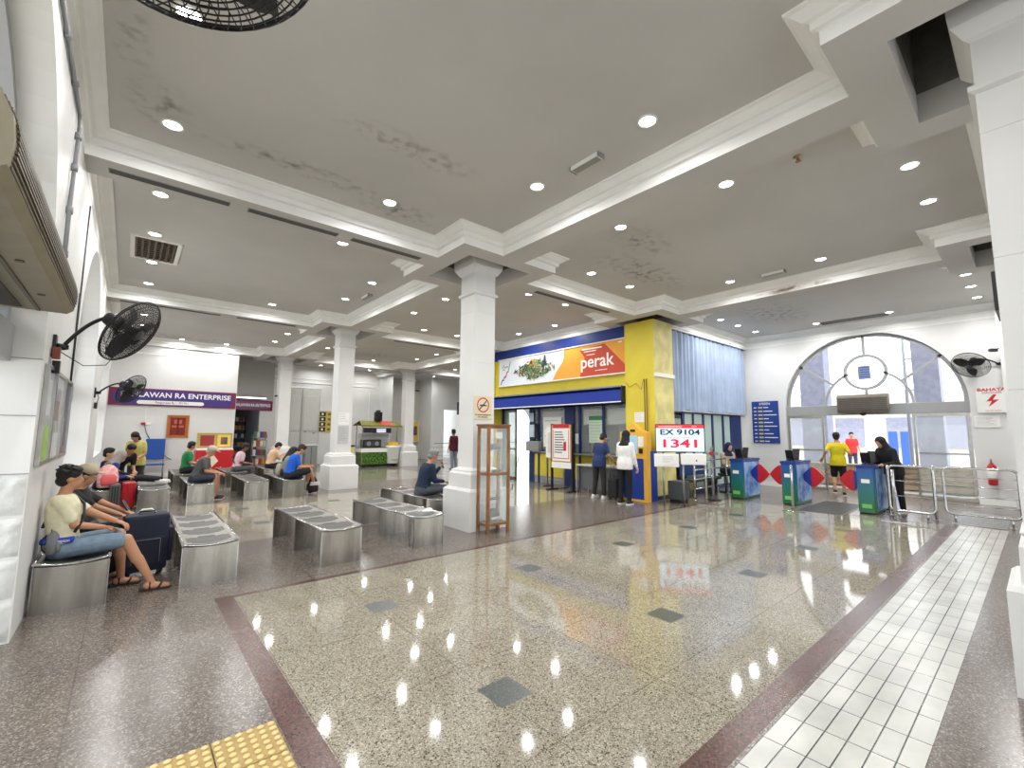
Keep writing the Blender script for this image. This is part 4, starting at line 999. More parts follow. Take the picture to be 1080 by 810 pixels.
mb = MB(); mb.box(-.12, .10, -.06, .05, 0, .05, mat('model_blue', (50, 56, 100), .5), .02); mb.ball((-.02, 0, .06), (.1, .05, .04), MATS['model_blue']); simple('baseball_hat', 'dark blue cap on the upper glass shelf of the cabinet', 'hat', mb).location = (4.62, 5.88, 1.31)
mb = MB(); mb.cyl((-.1, 0, 0), .04, .09, PAPER); mb.box(-.02, .12, -.05, .04, 0, .06, mat('model_dark', (60, 60, 80), .4), .01); simple('white_mug', 'white mug beside a small dark box on the middle shelf', 'mug', mb).location = (4.62, 5.88, .93)
mb = MB(); mb.box(-.12, .12, -.04, .05, 0, .035, DGREY, .01); simple('flat_model', 'flat dark object low in the cabinet', 'ornament', mb).location = (4.62, 5.88, .81-.3)
t = empty('helmet', (4.63, 5.9, .14), 'black round helmet at the bottom of the display cabinet', 'helmet')
mb = MB(); mb.ball((0, 0, .11), (.12, .10, .12), BLK, 20); mb.build('shell', t); mb = MB(); mb.box(-.10, .10, -.105, -.06, .06, .11, CHROME, .01); mb.build('visor', t)
notice('notice', 'small card at the top inside the display cabinet', FY(4.66, 5.80, 1.55), .14, .1, 3, PAPER, seed=21)
# no smoking plate
t = empty('no_smoking_sign', (4.64, 6.228, 2.02), 'no smoking plate on the column above the display cabinet', 'sign')
mb = MB(FY(0, 0, 0)); mb.box(-.19, .19, -.2, .2, 0, .006, mat('aged_plate', (218, 206, 176), .4), 0); mb.build('plate', t)
mb = MB(FY(0, 0, 0))
NR = 28
for k in range(NR):
    a, b2 = 2*PI*k/NR, 2*PI*(k+1)/NR; cx0, cz0 = 0, .045
    mb.poly([(cx0+.13*math.cos(a), cz0+.13*math.sin(a), .0075), (cx0+.13*math.cos(b2), cz0+.13*math.sin(b2), .0075), (cx0+.108*math.cos(b2), cz0+.108*math.sin(b2), .0075), (cx0+.108*math.cos(a), cz0+.108*math.sin(a), .0075)], RI)
mb.poly([(-.085, -.028, .008), (-.072, -.042, .008), (.085, .118, .008), (.072, .132, .008)], BLK); mb.box(-.07, .06, .025, .05, .0065, .0075, BLK); mb.box(.065, .08, .025, .05, .0065, .0075, BLK)
mb.build('pictogram', t)
text('DILARANG MEROKOK', .033, FY(0, -.007, -.125), BLK, t); text('NO SMOKING', .033, FY(0, -.007, -.165), BLK, t)
notice('notice', 'printed grey notice on the second column, lower of two', FY(4.65, 12.825, 1.5), .3, .5, 9, mat('grey_paper', (190, 190, 190), .6), seed=31)
notice('notice', 'white notice with dark heading on the second column, upper of two', FY(4.65, 12.825, 1.95), .3, .34, 4, PAPER, seed=32)
# bench row etc in p4
# ================================================================ benches
def bench(loc, rz, label, L=2.02, Wd=.49, H=.43):
    t = empty('steel_bench', loc, label, 'bench', 'perforated steel waiting benches', rz)
    PT = .035
    for y, nm in ((.0, 'end_panel'), (L*.5-PT/2, 'middle_panel'), (L-PT, 'end_panel')):
        mb = MB(); y1 = y+PT; n = 10
        pts = [(0, 0), (Wd, 0)]+[(Wd-Wd*k/n, H-.045+.02*((2*k/n-1)**2)) for k in range(n+1)]
        mb.prism(pts, y, y1, PSTEEL, 'y')
        if nm == 'end_panel':
            e = y if y == 0 else y1
            mb.box(-.006, .012, min(y, y1), max(y, y1), 0, H-.03, CHROME); mb.box(Wd-.012, Wd+.006, min(y, y1), max(y, y1), 0, H-.03, CHROME)
        mb.build(nm, t)
    mb = MB(); nx, ny = 12, 48; g = []
    def zf(u, v):
        z = H-.026+.03*(2*u-1)**2; w_ = (v*4) % 1; d = min(w_, 1-w_)
        if .01 < v < .99: z += .016*math.exp(-(d/.09)**2)*(1-(2*u-1)**2)
        return z
    for i in range(nx+1):
        for j in range(ny+1): u, v = i/nx, j/ny; g.append(mb.v((u*Wd, v*L, zf(u, v))))
    for i in range(nx):
        for j in range(ny):
            u, v = (i+.5)/nx, (((j+.5)/ny)*4) % 1
            dark = ((v-.5)/.40)**2+((u-.5)/.46)**2 < 1
            a = i*(ny+1)+j; mb.f([g[a], g[a+ny+1], g[a+ny+2], g[a+1]], DSTEEL if dark else STEEL, True)
    mb.build('seat', t)
    mb = MB()
    for x in (0, Wd): mb.tube([(x, 0, H-.004), (x, L, H-.004)], .013, CHROME, 8)
    for y in (0, L): mb.tube([(Wd*k/10, y, zf(k/10, 0)-.004) for k in range(11)], .013, CHROME, 8)
    mb.build('rim', t)
    return t
BN = [((-.53, 5.74), 0, 'steel bench against the left wall under the man in the cream T-shirt'),
      ((.52, 5.78), -.01, 'empty steel bench right of the navy suitcase'),
      ((1.85, 5.64), .03, 'empty steel bench, left one of the two before the cabinet column'),
      ((3.10, 5.72), .035, 'empty steel bench, right one of the two before the cabinet column'),
      ((4.10, 6.98), .0, 'steel bench behind the cabinet column with the man in dark blue'),
      ((-.48, 11.9), 0, 'steel bench against the left wall with the pink backpack on it'),
      ((.25, 11.55), 0, 'steel bench carrying the outstretched legs and white shoes'),
      ((1.09, 12.1), 0, 'steel bench under the man in the grey shirt and cap'),
      ((2.15, 12.0), -.02, 'empty steel bench between the grey-shirted man and the blue-shirted man'),
      ((2.93, 11.85), 0, 'steel bench under the man in the bright blue shirt'),
      ((1.02, 15.0), 0, 'far steel bench under the person in the green shirt'),
      ((2.2, 14.95), 0, 'far steel bench under the person in the pink shirt'),
      ((3.3, 15.6), 0, 'far steel bench under the man in the peach shirt')]
b0 = None
for (x, y), rz, lab in BN:
    if b0 is None: b0 = b = bench((x, y, 0), rz, lab)
    else: b = copy_tree(b0)
    b.location = (x, y, 0); b.rotation_euler.z = rz; b['label'] = lab
# ================================================================ people
def cap(bm_, p0, p1, r0, r1, n=10):
    pass
class Body(MB):
    def capsule(self, p0, p1, r0, r1, m, n=12):
        p0, p1 = Vector(p0), Vector(p1); d = (p1-p0); L = d.length
        if L < 1e-6: self.ball(p0, r0, m); return
        d = d/L; pts = []; rs = []
        for k in range(4): a = PI/2*(1-k/4); pts.append(p0-d*r0*math.sin(a)); rs.append(max(.001, r0*math.cos(a)))
        pts.append(p0); rs.append(r0); pts.append(p1); rs.append(r1)
        for k in range(1, 5): a = PI/2*k/4; pts.append(p1+d*r1*math.sin(a)); rs.append(max(.001, r1*math.cos(a)))
        self.tube(pts, rs, m, n)
    def loft(self, rings, m, n=18):
        R = []
        for c, ax, ay, hw, hd in rings:
            R.append([self.v(Vector(c)+ax*hw*math.copysign(abs(math.cos(2*PI*k/n))**.85, math.cos(2*PI*k/n))+ay*hd*math.copysign(abs(math.sin(2*PI*k/n))**.85, math.sin(2*PI*k/n))) for k in range(n)])
        for A, B in zip(R, R[1:]):
            for k in range(n): self.f([A[k], A[(k+1) % n], B[(k+1) % n], B[k]], m, True)
        self.f(R[0][::-1], m); self.f(R[-1], m)
    def remesh(self, name, parent, m, vox, smooth=3):
        me = bpy.data.meshes.new('tmp'); bmesh.ops.recalc_face_normals(self.bm, faces=self.bm.faces[:]); self.bm.to_mesh(me); self.bm.free()
        o = bpy.data.objects.new('tmp', me); COL.objects.link(o)
        md = o.modifiers.new('r', 'REMESH'); md.mode = 'VOXEL'; md.voxel_size = vox; md.use_smooth_shade = True
        s = o.modifiers.new('s', 'SMOOTH'); s.iterations = smooth; s.factor = .5
        dg = bpy.context.evaluated_depsgraph_get(); dg.update()
        me2 = bpy.data.meshes.new_from_object(o.evaluated_get(dg)); bpy.data.objects.remove(o)
        me2.materials.clear(); me2.materials.append(m)
        o = bpy.data.objects.new(name, me2); COL.objects.link(o); o.parent = parent
        for p in me2.polygons: p.use_smooth = True; p.material_index = 0
        return o
def ik(a, b, l1, l2, pole):
    a, b, pole = Vector(a), Vector(b), Vector(pole); d = b-a; L = min(d.length, (l1+l2)*.995); d = d.normalized(); b = a+d*L
    x = (l1*l1-l2*l2+L*L)/(2*L); h = math.sqrt(max(0, l1*l1-x*x)); p = pole-d*pole.dot(d)
    p = p.normalized() if p.length > 1e-6 else d.orthogonal()
    return a+d*x+p*h, b
SKINS = {'tan': (186, 136, 104), 'light': (212, 166, 136), 'brown': (124, 82, 60)}
def person(loc, heading, label, pose='stand', s=1.0, skin='tan', shirt=(220, 216, 190), sleeve='short', legs='long', trouser=(40, 42, 48), shoes=(40, 36, 34), sandals=False,
           hair='short', hairc=(20, 17, 16), hat=None, lean=0, head=(0, 0), hands=None, knees=None, feet=None, vox=.016, hz=None, hip_tilt=0, skirt=False, spread=.0, twist=0, group=None):
    # local frame: +Y is where the person faces, +X their right-hand side, Z up
    t = empty('person', loc, label, 'person', group, heading-PI/2); SK = mat('skin_'+skin, SKINS[skin], .5)
    t.scale = (s, s, s)
    hz = hz if hz is not None else (.93 if pose == 'stand' else .53)
    P = Vector((0, 0, hz)); ln = math.radians(lean)
    up = Vector((0, math.sin(ln), math.cos(ln))); fw = Vector((0, math.cos(ln), -math.sin(ln)))
    tw = math.radians(twist); X = Vector((math.cos(tw), math.sin(tw)*math.cos(ln), -math.sin(tw)*math.sin(ln)))
    X0 = Vector((1, 0, 0)); Y = X.cross(up)*-1; Y = up.cross(X)
    ch = P+up*.30; nk = P+up*.50; sh = P+up*.455
    hp, hyw = math.radians(head[0]), math.radians(head[1])
    hup = Vector((0, math.sin(ln*.6+hp), math.cos(ln*.6+hp))); hf = Vector((0, math.cos(ln*.6+hp), -math.sin(ln*.6+hp)))
    hf = (Matrix.Rotation(hyw, 3, hup) @ hf); hx = hf.cross(hup)
    hc = nk+hup*.165+hf*.025
    S = {k: sh+X*(k*.165)+Vector((0, 0, -.01)) for k in (-1, 1)}; H = {k: P+X0*(k*.09)+Vector((0, 0, -.03)) for k in (-1, 1)}
    if pose == 'stand':
        KN = {k: Vector((k*(.10+spread), .015, .49)) for k in (-1, 1)}; AN = {k: Vector((k*(.11+spread*1.6), -.02, .085)) for k in (-1, 1)}
    else:
        KN = {k: P+Vector((k*(.13+spread), .42, -.0)) for k in (-1, 1)}; AN = {k: Vector((k*(.13+spread), .42, .085)) for k in (-1, 1)}
    if knees: KN = {-1: Vector(knees[0]), 1: Vector(knees[1])}
    if feet: AN = {-1: Vector(feet[0]), 1: Vector(feet[1])}
    hd = hands or ([(-.27, .06, hz-.12), (.27, .06, hz-.12)] if pose == 'stand' else [(-.1, .36, hz+.12), (.1, .36, hz+.12)])
    A = {}
    for k, h in zip((-1, 1), hd):
        pole = Vector((k*.35, -.8, -.8)); A[k] = ik(S[k], h, .27, .25, pole)
    def footdir(k):
        d = AN[k]-KN[k]; f = Vector((0, 1, 0)); return f
    def torso(B, g, bottom=0):
        B.loft([(P-up*(.10), X0, Vector((0, 1, 0)), .135+g, .10+g), (P, X0, Y, .165+g, .118+g), (P+up*.13, X, Y, .145+g, .105+g), (ch, X, Y, .165+g, .122+g), (P+up*.40, X, Y, .178+g, .115+g), (P+up*.47, X, Y, .13+g, .085+g), (P+up*.50, X, Y, .065+g*.6, .065+g*.6)], SK)
        for k in (-1, 1): B.ball(S[k]-X*(k*.015), .056+g, SK)
    # continuous body with head
    B = Body(); torso(B, -.012)
    B.capsule(nk-up*.03, hc-hup*.06, .056, .052, SK)
    HM = Matrix(((hx.x, hf.x, hup.x), (hx.y, hf.y, hup.y), (hx.z, hf.z, hup.z))).to_4x4()
    B.ball(hc+hup*.02-hf*.01, (.077, .096, .098), SK, 18, HM); B.ball(hc-hup*.045+hf*.022, (.058, .068, .072), SK, 16, HM)
    B.ball(hc+hf*.092-hup*.02, (.013, .018, .022), SK, 8, HM); B.ball(hc+hf*.083-hup*.062, (.024, .010, .010), SK, 8, HM)
    for k in (-1, 1): B.ball(hc+hx*(k*.078)-hup*.012-hf*.005, (.012, .02, .032), SK, 8, HM)
    for k in (-1, 1):
        B.capsule(S[k], A[k][0], .05, .041, SK); B.capsule(A[k][0], A[k][1], .041, .027, SK)
        B.capsule(H[k], KN[k], .084, .056, SK); B.capsule(KN[k], KN[k]*.55+AN[k]*.45-Vector((0, .01, 0)), .055, .054, SK); B.capsule(KN[k]*.55+AN[k]*.45, AN[k], .052, .034, SK)
        f = footdir(k); B.capsule(AN[k]+Vector((0, -.03, -.035)), AN[k]+f*.14+Vector((0, 0, -.055)), .04, .028, SK)
    body = B.remesh('body', t, SK, max(vox, .010) if vox > .011 else .010)
    # hands appended as separate finger chains in the same surface
    mb = MB()
    for k in (-1, 1):
        w_ = A[k][1]; d = (w_-A[k][0]).normalized(); side = d.cross(Vector((0, 0, 1))); side = side.normalized() if side.length > .1 else X; side = side*k; dn = d.cross(side).normalized(); 
        if dn.z > 0: dn = -dn
        mb.ball(w_+d*.045, (.04, .05, .016), SK, 10, Matrix((( side.x, d.x, dn.x), (side.y, d.y, dn.y), (side.z, d.z, dn.z))).to_4x4())
        for i, Lf in enumerate((.062, .072, .068, .054)):
            b_ = w_+d*.08+side*(.028-.0185*i); c1 = b_+d*Lf*.5+dn*.008; c2 = c1+d*Lf*.28+dn*.022; c3 = c2+d*Lf*.1+dn*.024
            mb.tube([b_, c1, c2, c3], [.0098, .009, .0082, .006], SK, 6)
        b_ = w_+d*.02+side*.03; mb.tube([b_, b_+side*.022+d*.02+dn*.01, b_+side*.026+d*.05+dn*.02, b_+side*.018+d*.068+dn*.028], [.013, .0115, .01, .007], SK, 6)
    me_h = mb.build('hands_tmp'); bm2 = bmesh.new(); bm2.from_mesh(body.data); bm2.from_mesh(me_h.data); bm2.to_mesh(body.data); bm2.free(); bpy.data.objects.remove(me_h)
    for p in body.data.polygons: p.use_smooth = True
    # shirt
    sm = mat('cloth_%d_%d_%d' % tuple(shirt), shirt, .85, noise=.12, nscale=14, bump=.25, bscale=18)
    B = Body(); g = .014; torso(B, g)
    if pose == 'stand' and not skirt: B.loft([(P+Vector((0, 0, -.13)), X0, Vector((0, 1, 0)), .192, .15), (P+up*.02, X, Y, .194, .15), (P+up*.14, X, Y, .172, .13)], sm)
    for k in (-1, 1):
        e, h = A[k]
        if sleeve == 'long': B.capsule(S[k], e, .062, .054, sm); B.capsule(e, h-(h-e).normalized()*.01, .055, .038, sm)
        else: B.capsule(S[k], S[k]*.25+e*.75, .058, .054, sm)
    B.remesh('shirt', t, sm, vox, 9)
    tm = mat('trouser_%d_%d_%d' % tuple(trouser), trouser, .85, noise=.18, nscale=16, bump=.2, bscale=22)
    B = Body(); B.loft([(P-up*.12, X0, Vector((0, 1, 0)), .14, .115), (P, X0, Y, .178, .132), (P+up*.09, X0, Y, .165, .12)], tm)
    for k in (-1, 1):
        if legs == 'long': B.capsule(H[k], KN[k], .098, .072, tm); B.capsule(KN[k], AN[k]+(KN[k]-AN[k]).normalized()*.02, .07, .055, tm)
        else: B.capsule(H[k], H[k]*.12+KN[k]*.88, .100, .082, tm)
    if skirt: B.loft([(P, X0, Vector((0, 1, 0)), .18, .14), (Vector((0, 0, .14)), X0, Vector((0, 1, 0)), .24, .2)], tm)
    B.remesh('trousers', t, tm, vox)
    # shoes
    sc_ = mat('shoe_%d_%d_%d' % tuple(shoes), shoes, .6)
    for k in (-1, 1):
        mb = Body(); a = AN[k]; f = footdir(k)
        if sandals:
            mb.loft([(a+Vector((0, -.07, -.078)), X0, f, .036, .03), (a+Vector((0, -.07, -.062)), X0, f, .036, .03)], sc_)
            mb.prism([(a.x-.032, a.y-.08), (a.x+.032, a.y-.08), (a.x+.042, a.y+.08), (a.x+.036, a.y+.16), (a.x, a.y+.18), (a.x-.036, a.y+.16), (a.x-.042, a.y+.08)], a.z-.085, a.z-.066, sc_)
            mb.tube([(a.x-.04, a.y+.06, a.z-.07), (a.x-.02, a.y+.09, a.z-.022), (a.x+.02, a.y+.09, a.z-.022), (a.x+.04, a.y+.06, a.z-.07)], .011, sc_, 6)
            mb.tube([(a.x-.036, a.y-.01, a.z-.07), (a.x-.03, a.y-.01, a.z-.0), (a.x+.03, a.y-.01, a.z-.0), (a.x+.036, a.y-.01, a.z-.07)], .008, sc_, 6)
        else:
            mb.capsule(a+Vector((0, -.035, -.035)), a+f*.13+Vector((0, 0, -.05)), .048, .036, sc_)
            mb.prism([(a.x-.04, a.y-.085), (a.x+.04, a.y-.085), (a.x+.046, a.y+.1), (a.x+.03, a.y+.17), (a.x-.03, a.y+.17), (a.x-.046, a.y+.1)], a.z-.085, a.z-.06, mat('shoe_sole', (210, 208, 204), .6))
        mb.build('sandal' if sandals else 'shoe', t)
    # face + hair
    if vox < .0135:
        mb = MB()
        for k in (-1, 1):
            mb.ball(hc+hf*.080+hx*(k*.029)+hup*.008, (.011, .007, .007), PAPER, 8, HM); mb.ball(hc+hf*.0855+hx*(k*.029)+hup*.008, .0055, BLK, 8)
            mb.ball(hc+hf*.086+hx*(k*.029)+hup*.027, (.017, .006, .0035), mat('hair_%d' % hairc[0], hairc, .6), 8, HM)
        mb.build('eyes', t)
    hm = mat('hair_%d' % hairc[0], hairc, .6, noise=.3, nscale=30, bump=.4, bscale=60)
    if hair in ('short', 'long', 'bob'):
        mb = Body(); mb.ball(hc+hup*.042-hf*.020, (.089, .100, .092), hm, 20, HM); mb.ball(hc+hup*.090+hf*.004, (.074, .078, .044), hm, 16, HM)
        for q in range(34 if vox < .0115 else 0):
            a_, e_ = random.uniform(0, 2*PI), random.uniform(.1, 1.3); dv = hx*math.cos(a_)*math.cos(e_)+hf*math.sin(a_)*math.cos(e_)+hup*math.sin(e_)
            if dv.dot(hf) > .75: continue
            c0 = hc+hup*.045-hf*.02+dv*.088; mb.capsule(c0, c0+dv*.016+Vector((random.uniform(-.02, .02), random.uniform(-.02, .02), -.006)), .02, .009, hm, 6)
        mb.ball(hc-hup*.03-hf*.05, (.074, .062, .06), hm, 14, HM)
        if hair != 'short':
            L = .34 if hair == 'long' else .14
            mb.capsule(hc-hf*.06, hc-hf*.085-hup*L, .08, .055, hm)
            for k in (-1, 1): mb.capsule(hc+hx*(k*.06)-hf*.02, hc+hx*(k*.07)-hf*.04-hup*(L*.7), .04, .035, hm)
        mb.remesh('hair', t, hm, .007 if vox < .0115 else .012, 1)
    if hair == 'hijab':
        hj = mat('hijab_%d_%d_%d' % tuple(hairc), hairc, .8, bump=.3, bscale=10); mb = Body()
        mb.ball(hc+hup*.03-hf*.03, (.098, .105, .108), hj, 20, HM); mb.capsule(hc-hf*.03-hup*.02, nk-up*.02, .092, .11, hj)
        mb.loft([(nk+up*.04, X, Y, .09, .09), (nk-up*.06, X, Y, .17, .12), (nk-up*.19, X, Y, .17, .135), (nk-up*.2, X, Y, .1, .1)], hj)
        mb.remesh('hijab', t, hj, .012, 2)
    if hat:
        hh = mat('hat_%d_%d_%d' % tuple(hat), hat, .8); mb = Body(); mb.ball(hc+hup*.065-hf*.005, (.096, .108, .075), hh, 20, HM)
        mb.ball(hc+hup*.055+hf*.115, (.062, .065, .010), hh, 14, HM); mb.remesh('cap', t, hh, .010, 1)
    return t
D = math.radians
E_, N_ = 0, PI/2
# man in cream shirt on near left bench, facing +X (heading 0)
p = person((-.385, 6.06, 0), D(-4), 'man in a cream T-shirt and denim shorts sitting against the left wall', 'sit', .93, 'tan', (226, 220, 188), 'short', 'short', (122, 142, 160), (46, 36, 32), True,
       'short', lean=-4, head=(8, 12), hands=[(-.0, .44, .72), (.02, .30, .70)], knees=[(-.20, .42, .58), (.12, .50, .57)], feet=[(-.28, .46, .09), (.10, .74, .09)], vox=.011, hz=.56, twist=0)
mb = MB(); mb.box(-.16, .19, -.145, .10, .60, .655, mat('waistband_blue', (34, 66, 168), .7), .02); mb.build('waistband', p)
mb = MB(); mb.tube([(-.13, .02, 1.05), (-.05, .125, .95), (.08, .15, .82), (.17, .10, .70)], .014, BLK, 6); mb.tube([(-.13, .0, 1.05), (-.1, -.13, .9), (.05, -.15, .75)], .014, BLK, 6); mb.build('bag_strap', p)
text('Champion', .045, frame((.197, 0.0, .628), (0, 1, 0), (0, 0, 1)), WI, p, sx=.8, ext=.0005)
p = person((-.38, 6.86, 0), D(-12), 'person in a beige cap and black top leaning over a phone on the left bench', 'sit', .92, 'tan', (38, 36, 38), 'short', 'long', (26, 26, 30), (40, 36, 34), True,
       'short', hat=(176, 162, 138), lean=2, head=(14, 6), hands=[(-.02, .48, .74), (.10, .46, .72)], vox=.0125, hz=.54)
mb = MB(); mb.box(.0, .07, -.006, .006, 0, .14, BLK, .002)
o = simple('smartphone', 'black phone held by the person in the beige cap', 'phone', mb); o.location = (.07, 6.76, .68); o.rotation_euler = (D(-30), 0, D(70))
p = person((-.32, 12.35, 0), D(20), 'woman in a grey headscarf and blue top slouching on the far left bench', 'sit', .95, 'light', (40, 52, 130), 'long', 'long', (30, 32, 40), hair='hijab', hairc=(150, 142, 134), lean=20, head=(26, 0), hands=[(-.1, .4, .66), (.12, .38, .66)], vox=.016, hz=.50)
p = person((-.16, 13.6, 0), D(-60), 'man in black bending forward over the far left bench', 'stand', .95, 'tan', (22, 22, 26), 'short', 'long', (54, 66, 88), lean=58, head=(0, 0), hands=[(-.05, .62, .72), (.2, .6, .70)], vox=.016, hz=.84, feet=[(-.12, -.05, .09), (.12, .1, .09)], knees=[(-.12, .06, .47), (.12, .12, .47)])
p = person((.22, 14.2, 0), D(-110), 'woman in a pale yellow shirt with black hair standing behind the left benches', 'stand', .93, 'tan', (206, 194, 110), 'short', 'long', (50, 52, 60), hair='bob', lean=12, head=(30, 0), hands=[(-.12, .3, 1.0), (.12, .3, 1.0)], vox=.016)
p = person((-.12, 12.75, 0), D(-14), 'person in dark clothes stretching both legs over to the next bench', 'sit', .95, 'light', (34, 34, 44), 'long', 'long', (28, 26, 32), (214, 212, 208), lean=-22, head=(20, 0), hands=[(-.2, .2, .66), (.2, .2, .66)],
       knees=[(-.08, .42, .60), (.08, .42, .60)], feet=[(-.07, .82, .56), (.1, .80, .56)], hair='short', vox=.016, hz=.53)
p = person((1.3, 15.55, 0), D(-10), 'person in a green shirt with black hair on a far bench', 'sit', .98, 'tan', (34, 128, 70), 'short', 'long', (30, 30, 36), hair='short', lean=6, head=(10, 30), vox=.018)
p = person((1.28, 12.75, 0), D(-16), 'older man in a grey shirt and pale cap sitting sideways on a bench', 'sit', .98, 'tan', (92, 92, 92), 'short', 'short', (60, 62, 76), (30, 30, 30), hair='short', hairc=(176, 172, 166), hat=(188, 180, 164), lean=22, head=(12, 0), hands=[(-.05, .46, .62), (.12, .46, .62)], vox=.015)
mb = MB(FX(0, 0, 0)); 
p = person((2.5, 15.35, 0), D(-6), 'person in a pale pink shirt with a dark sling bag on a far bench', 'sit', .96, 'brown', (226, 190, 204), 'short', 'long', (84, 84, 86), hair='short', lean=14, head=(16, 0), vox=.018)
mb = MB(); mb.tube([(-.14, .02, 1.0), (-.05, .14, .85), (.1, .14, .74), (.17, .06, .68)], .015, BLK, 6); mb.tube([(-.14, .0, 1.0), (0, -.14, .84), (.16, -.06, .68)], .015, BLK, 6); mb.build('bag_strap', p)
p = person((3.52, 16.0, 0), D(8), 'man in a peach T-shirt looking at his phone on a far bench', 'sit', .97, 'light', (226, 186, 148), 'short', 'long', (30, 30, 34), hair='short', lean=14, head=(28, 0), hands=[(-.06, .42, .86), (.08, .42, .86)], vox=.018)
p = person((3.2, 12.98, 0), D(12), 'woman in a grey-green top with long black hair beside the blue-shirted man', 'sit', .93, 'light', (132, 140, 132), 'short', 'long', (52, 54, 60), hair='long', lean=16, head=(22, 0), vox=.016)
p = person((3.16, 12.28, 0), D(-6), 'man in a bright blue T-shirt and dark shorts with crossed legs', 'sit', 1.0, 'tan', (30, 96, 206), 'short', 'short', (30, 34, 42), (180, 180, 182), hair='short', hairc=(52, 32, 26), lean=16, head=(26, 0), hands=[(-.08, .44, .72), (.10, .44, .70)],
       knees=[(-.1, .44, .56), (.12, .46, .62)], feet=[(-.08, .50, .09), (-.02, .58, .30)], vox=.015)
p = person((4.36, 7.75, 0), D(-2), 'grey-haired man in a dark blue shirt holding a phone behind the cabinet column', 'sit', .98, 'tan', (24, 42, 66), 'long', 'long', (82, 86, 92), (28, 28, 30), hair='short', hairc=(128, 126, 124), lean=16, head=(14, -8), hands=[(-.04, .40, .92), (.12, .40, .66)], vox=.0125)
mb = MB(); mb.box(-.035, .035, -.006, .006, 0, .13, BLK, .002); o = simple('smartphone', 'dark phone raised by the grey-haired man', 'phone', mb); o.location = (4.84, 7.78, .88); o.rotation_euler = (D(-20), 0, D(80))
p = person((10.5, 16.1, 0), D(100), 'person in a maroon shirt and pale jeans standing beyond the cabinet column', 'stand', 1.0, 'brown', (86, 24, 44), 'short', 'long', (142, 156, 172), hair='short', head=(4, 0), vox=.018)
p = person((8.98, 7.2, 0), D(0), 'man in a dark blue shirt standing at the writing counter', 'stand', .95, 'tan', (36, 54, 98), 'short', 'long', (44, 42, 40), (214, 212, 208), hair='short', lean=10, head=(26, 0), hands=[(-.26, .30, .98), (.24, .30, .96)], vox=.014, spread=.03)
p = person((8.72, 6.25, 0), D(4), 'woman in a white blouse and black headscarf using the yellow kiosk', 'stand', .97, 'light', (230, 230, 226), 'long', 'long', (22, 22, 24), (20, 20, 20), hair='hijab', hairc=(20, 20, 22), lean=4, head=(10, 0), hands=[(-.18, .32, 1.12), (.24, .12, .86)], vox=.014)
p = person((14.5, 3.6, 0), D(12), 'person in a yellow T-shirt and black shorts walking out through the exit', 'stand', .97, 'tan', (212, 196, 30), 'short', 'short', (22, 22, 26), (26, 26, 28), hair='short', lean=2, hands=[(-.34, -.04, 1.0), (.28, .16, 1.12)], knees=[(-.1, .08, .50), (.1, .0, .49)], feet=[(-.1, -.12, .16), (.1, .02, .085)], vox=.015)
p = person((12.35, 2.08, 0), D(150), 'person dressed in black with a hood leaning over the ticket gate', 'stand', .95, 'tan', (26, 26, 30), 'long', 'long', (24, 24, 28), (22, 22, 24), hair='hijab', hairc=(30, 28, 30), lean=24, head=(20, 0), hands=[(-.12, .42, 1.04), (.16, .4, 1.02)], vox=.014)
p = person((12.75, 5.78, 0), D(-120), 'person in a navy headscarf sitting behind the farthest ticket gate', 'sit', .98, 'light', (188, 170, 140), 'long', 'long', (40, 40, 50), hair='hijab', hairc=(34, 38, 72), lean=10, head=(14, 0), hz=.62, vox=.016)
mb = MB(); mb.cyl((0, 0, 0), .18, .03, BLK); mb.cyl((0, 0, .03), .025, .42, STEEL); mb.cyl((0, 0, .45), .2, .06, DGREY); o = simple('stool', 'round stool under the person in the navy headscarf', 'stool', mb); o.location = (12.75, 5.80, 0)
# ================================================================ luggage
def suitcase(loc, rz, w_, d_, h_, m, label, handle=.0, ribs=4, panel=None):
    t = empty('suitcase', loc, label, 'suitcase', None, rz)
    mb = MB(); mb.box(-w_/2, w_/2, -d_/2, d_/2, .05, h_, m, .035); mb.build('shell', t)
    mb = MB()
    for k in range(ribs): x = -w_/2+w_*(k+1)/(ribs+1); mb.box(x-.008, x+.008, -d_/2-.006, d_/2+.006, .1, h_-.04, panel or m, .004)
    mb.box(-w_/2-.002, w_/2+.002, -.006, .006, .06, h_-.005, BLK, .002); mb.build('rib', t)
    for sx in (-1, 1):
        for sy_ in (-1, 1): mb = MB(); mb.cyl((sx*(w_/2-.05)-.01, sy_*(d_/2-.05), .025), .025, .02, RUB, 'x', 12); mb.box(sx*(w_/2-.05)-.02, sx*(w_/2-.05)+.02, sy_*(d_/2-.05)-.015, sy_*(d_/2-.05)+.015, .03, .06, BLK); mb.build('wheel', t)
    mb = MB(); mb.tube([(-.07, 0, h_-.01), (-.07, 0, h_+.025), (.07, 0, h_+.025), (.07, 0, h_-.01)], .010, BLK, 6)
    if handle: mb.tube([(-.09, d_/2-.03, h_-.02), (-.09, d_/2-.03, h_+handle), (.09, d_/2-.03, h_+handle), (.09, d_/2-.03, h_-.02)], .008, CHROME, 6)
    mb.build('handle', t)
    return t
NV = mat('navy_fabric', (24, 30, 50), .7, bump=.2, bscale=60)
s1 = suitcase((.24, 6.62, 0), D(4), .40, .27, .66, NV, 'large navy fabric suitcase beside the man in the cream T-shirt', ribs=0)
mb = MB(); mb.box(.2, .245, -.10, .12, .12, .5, NV, .02); mb.box(-.16, .16, -.16, -.13, .12, .42, NV, .015); mb.tube([(-.12, -.165, .15), (-.12, -.165, .4), (.12, -.165, .4), (.12, -.165, .15)], .004, GREY, 5); mb.build('pocket', s1)
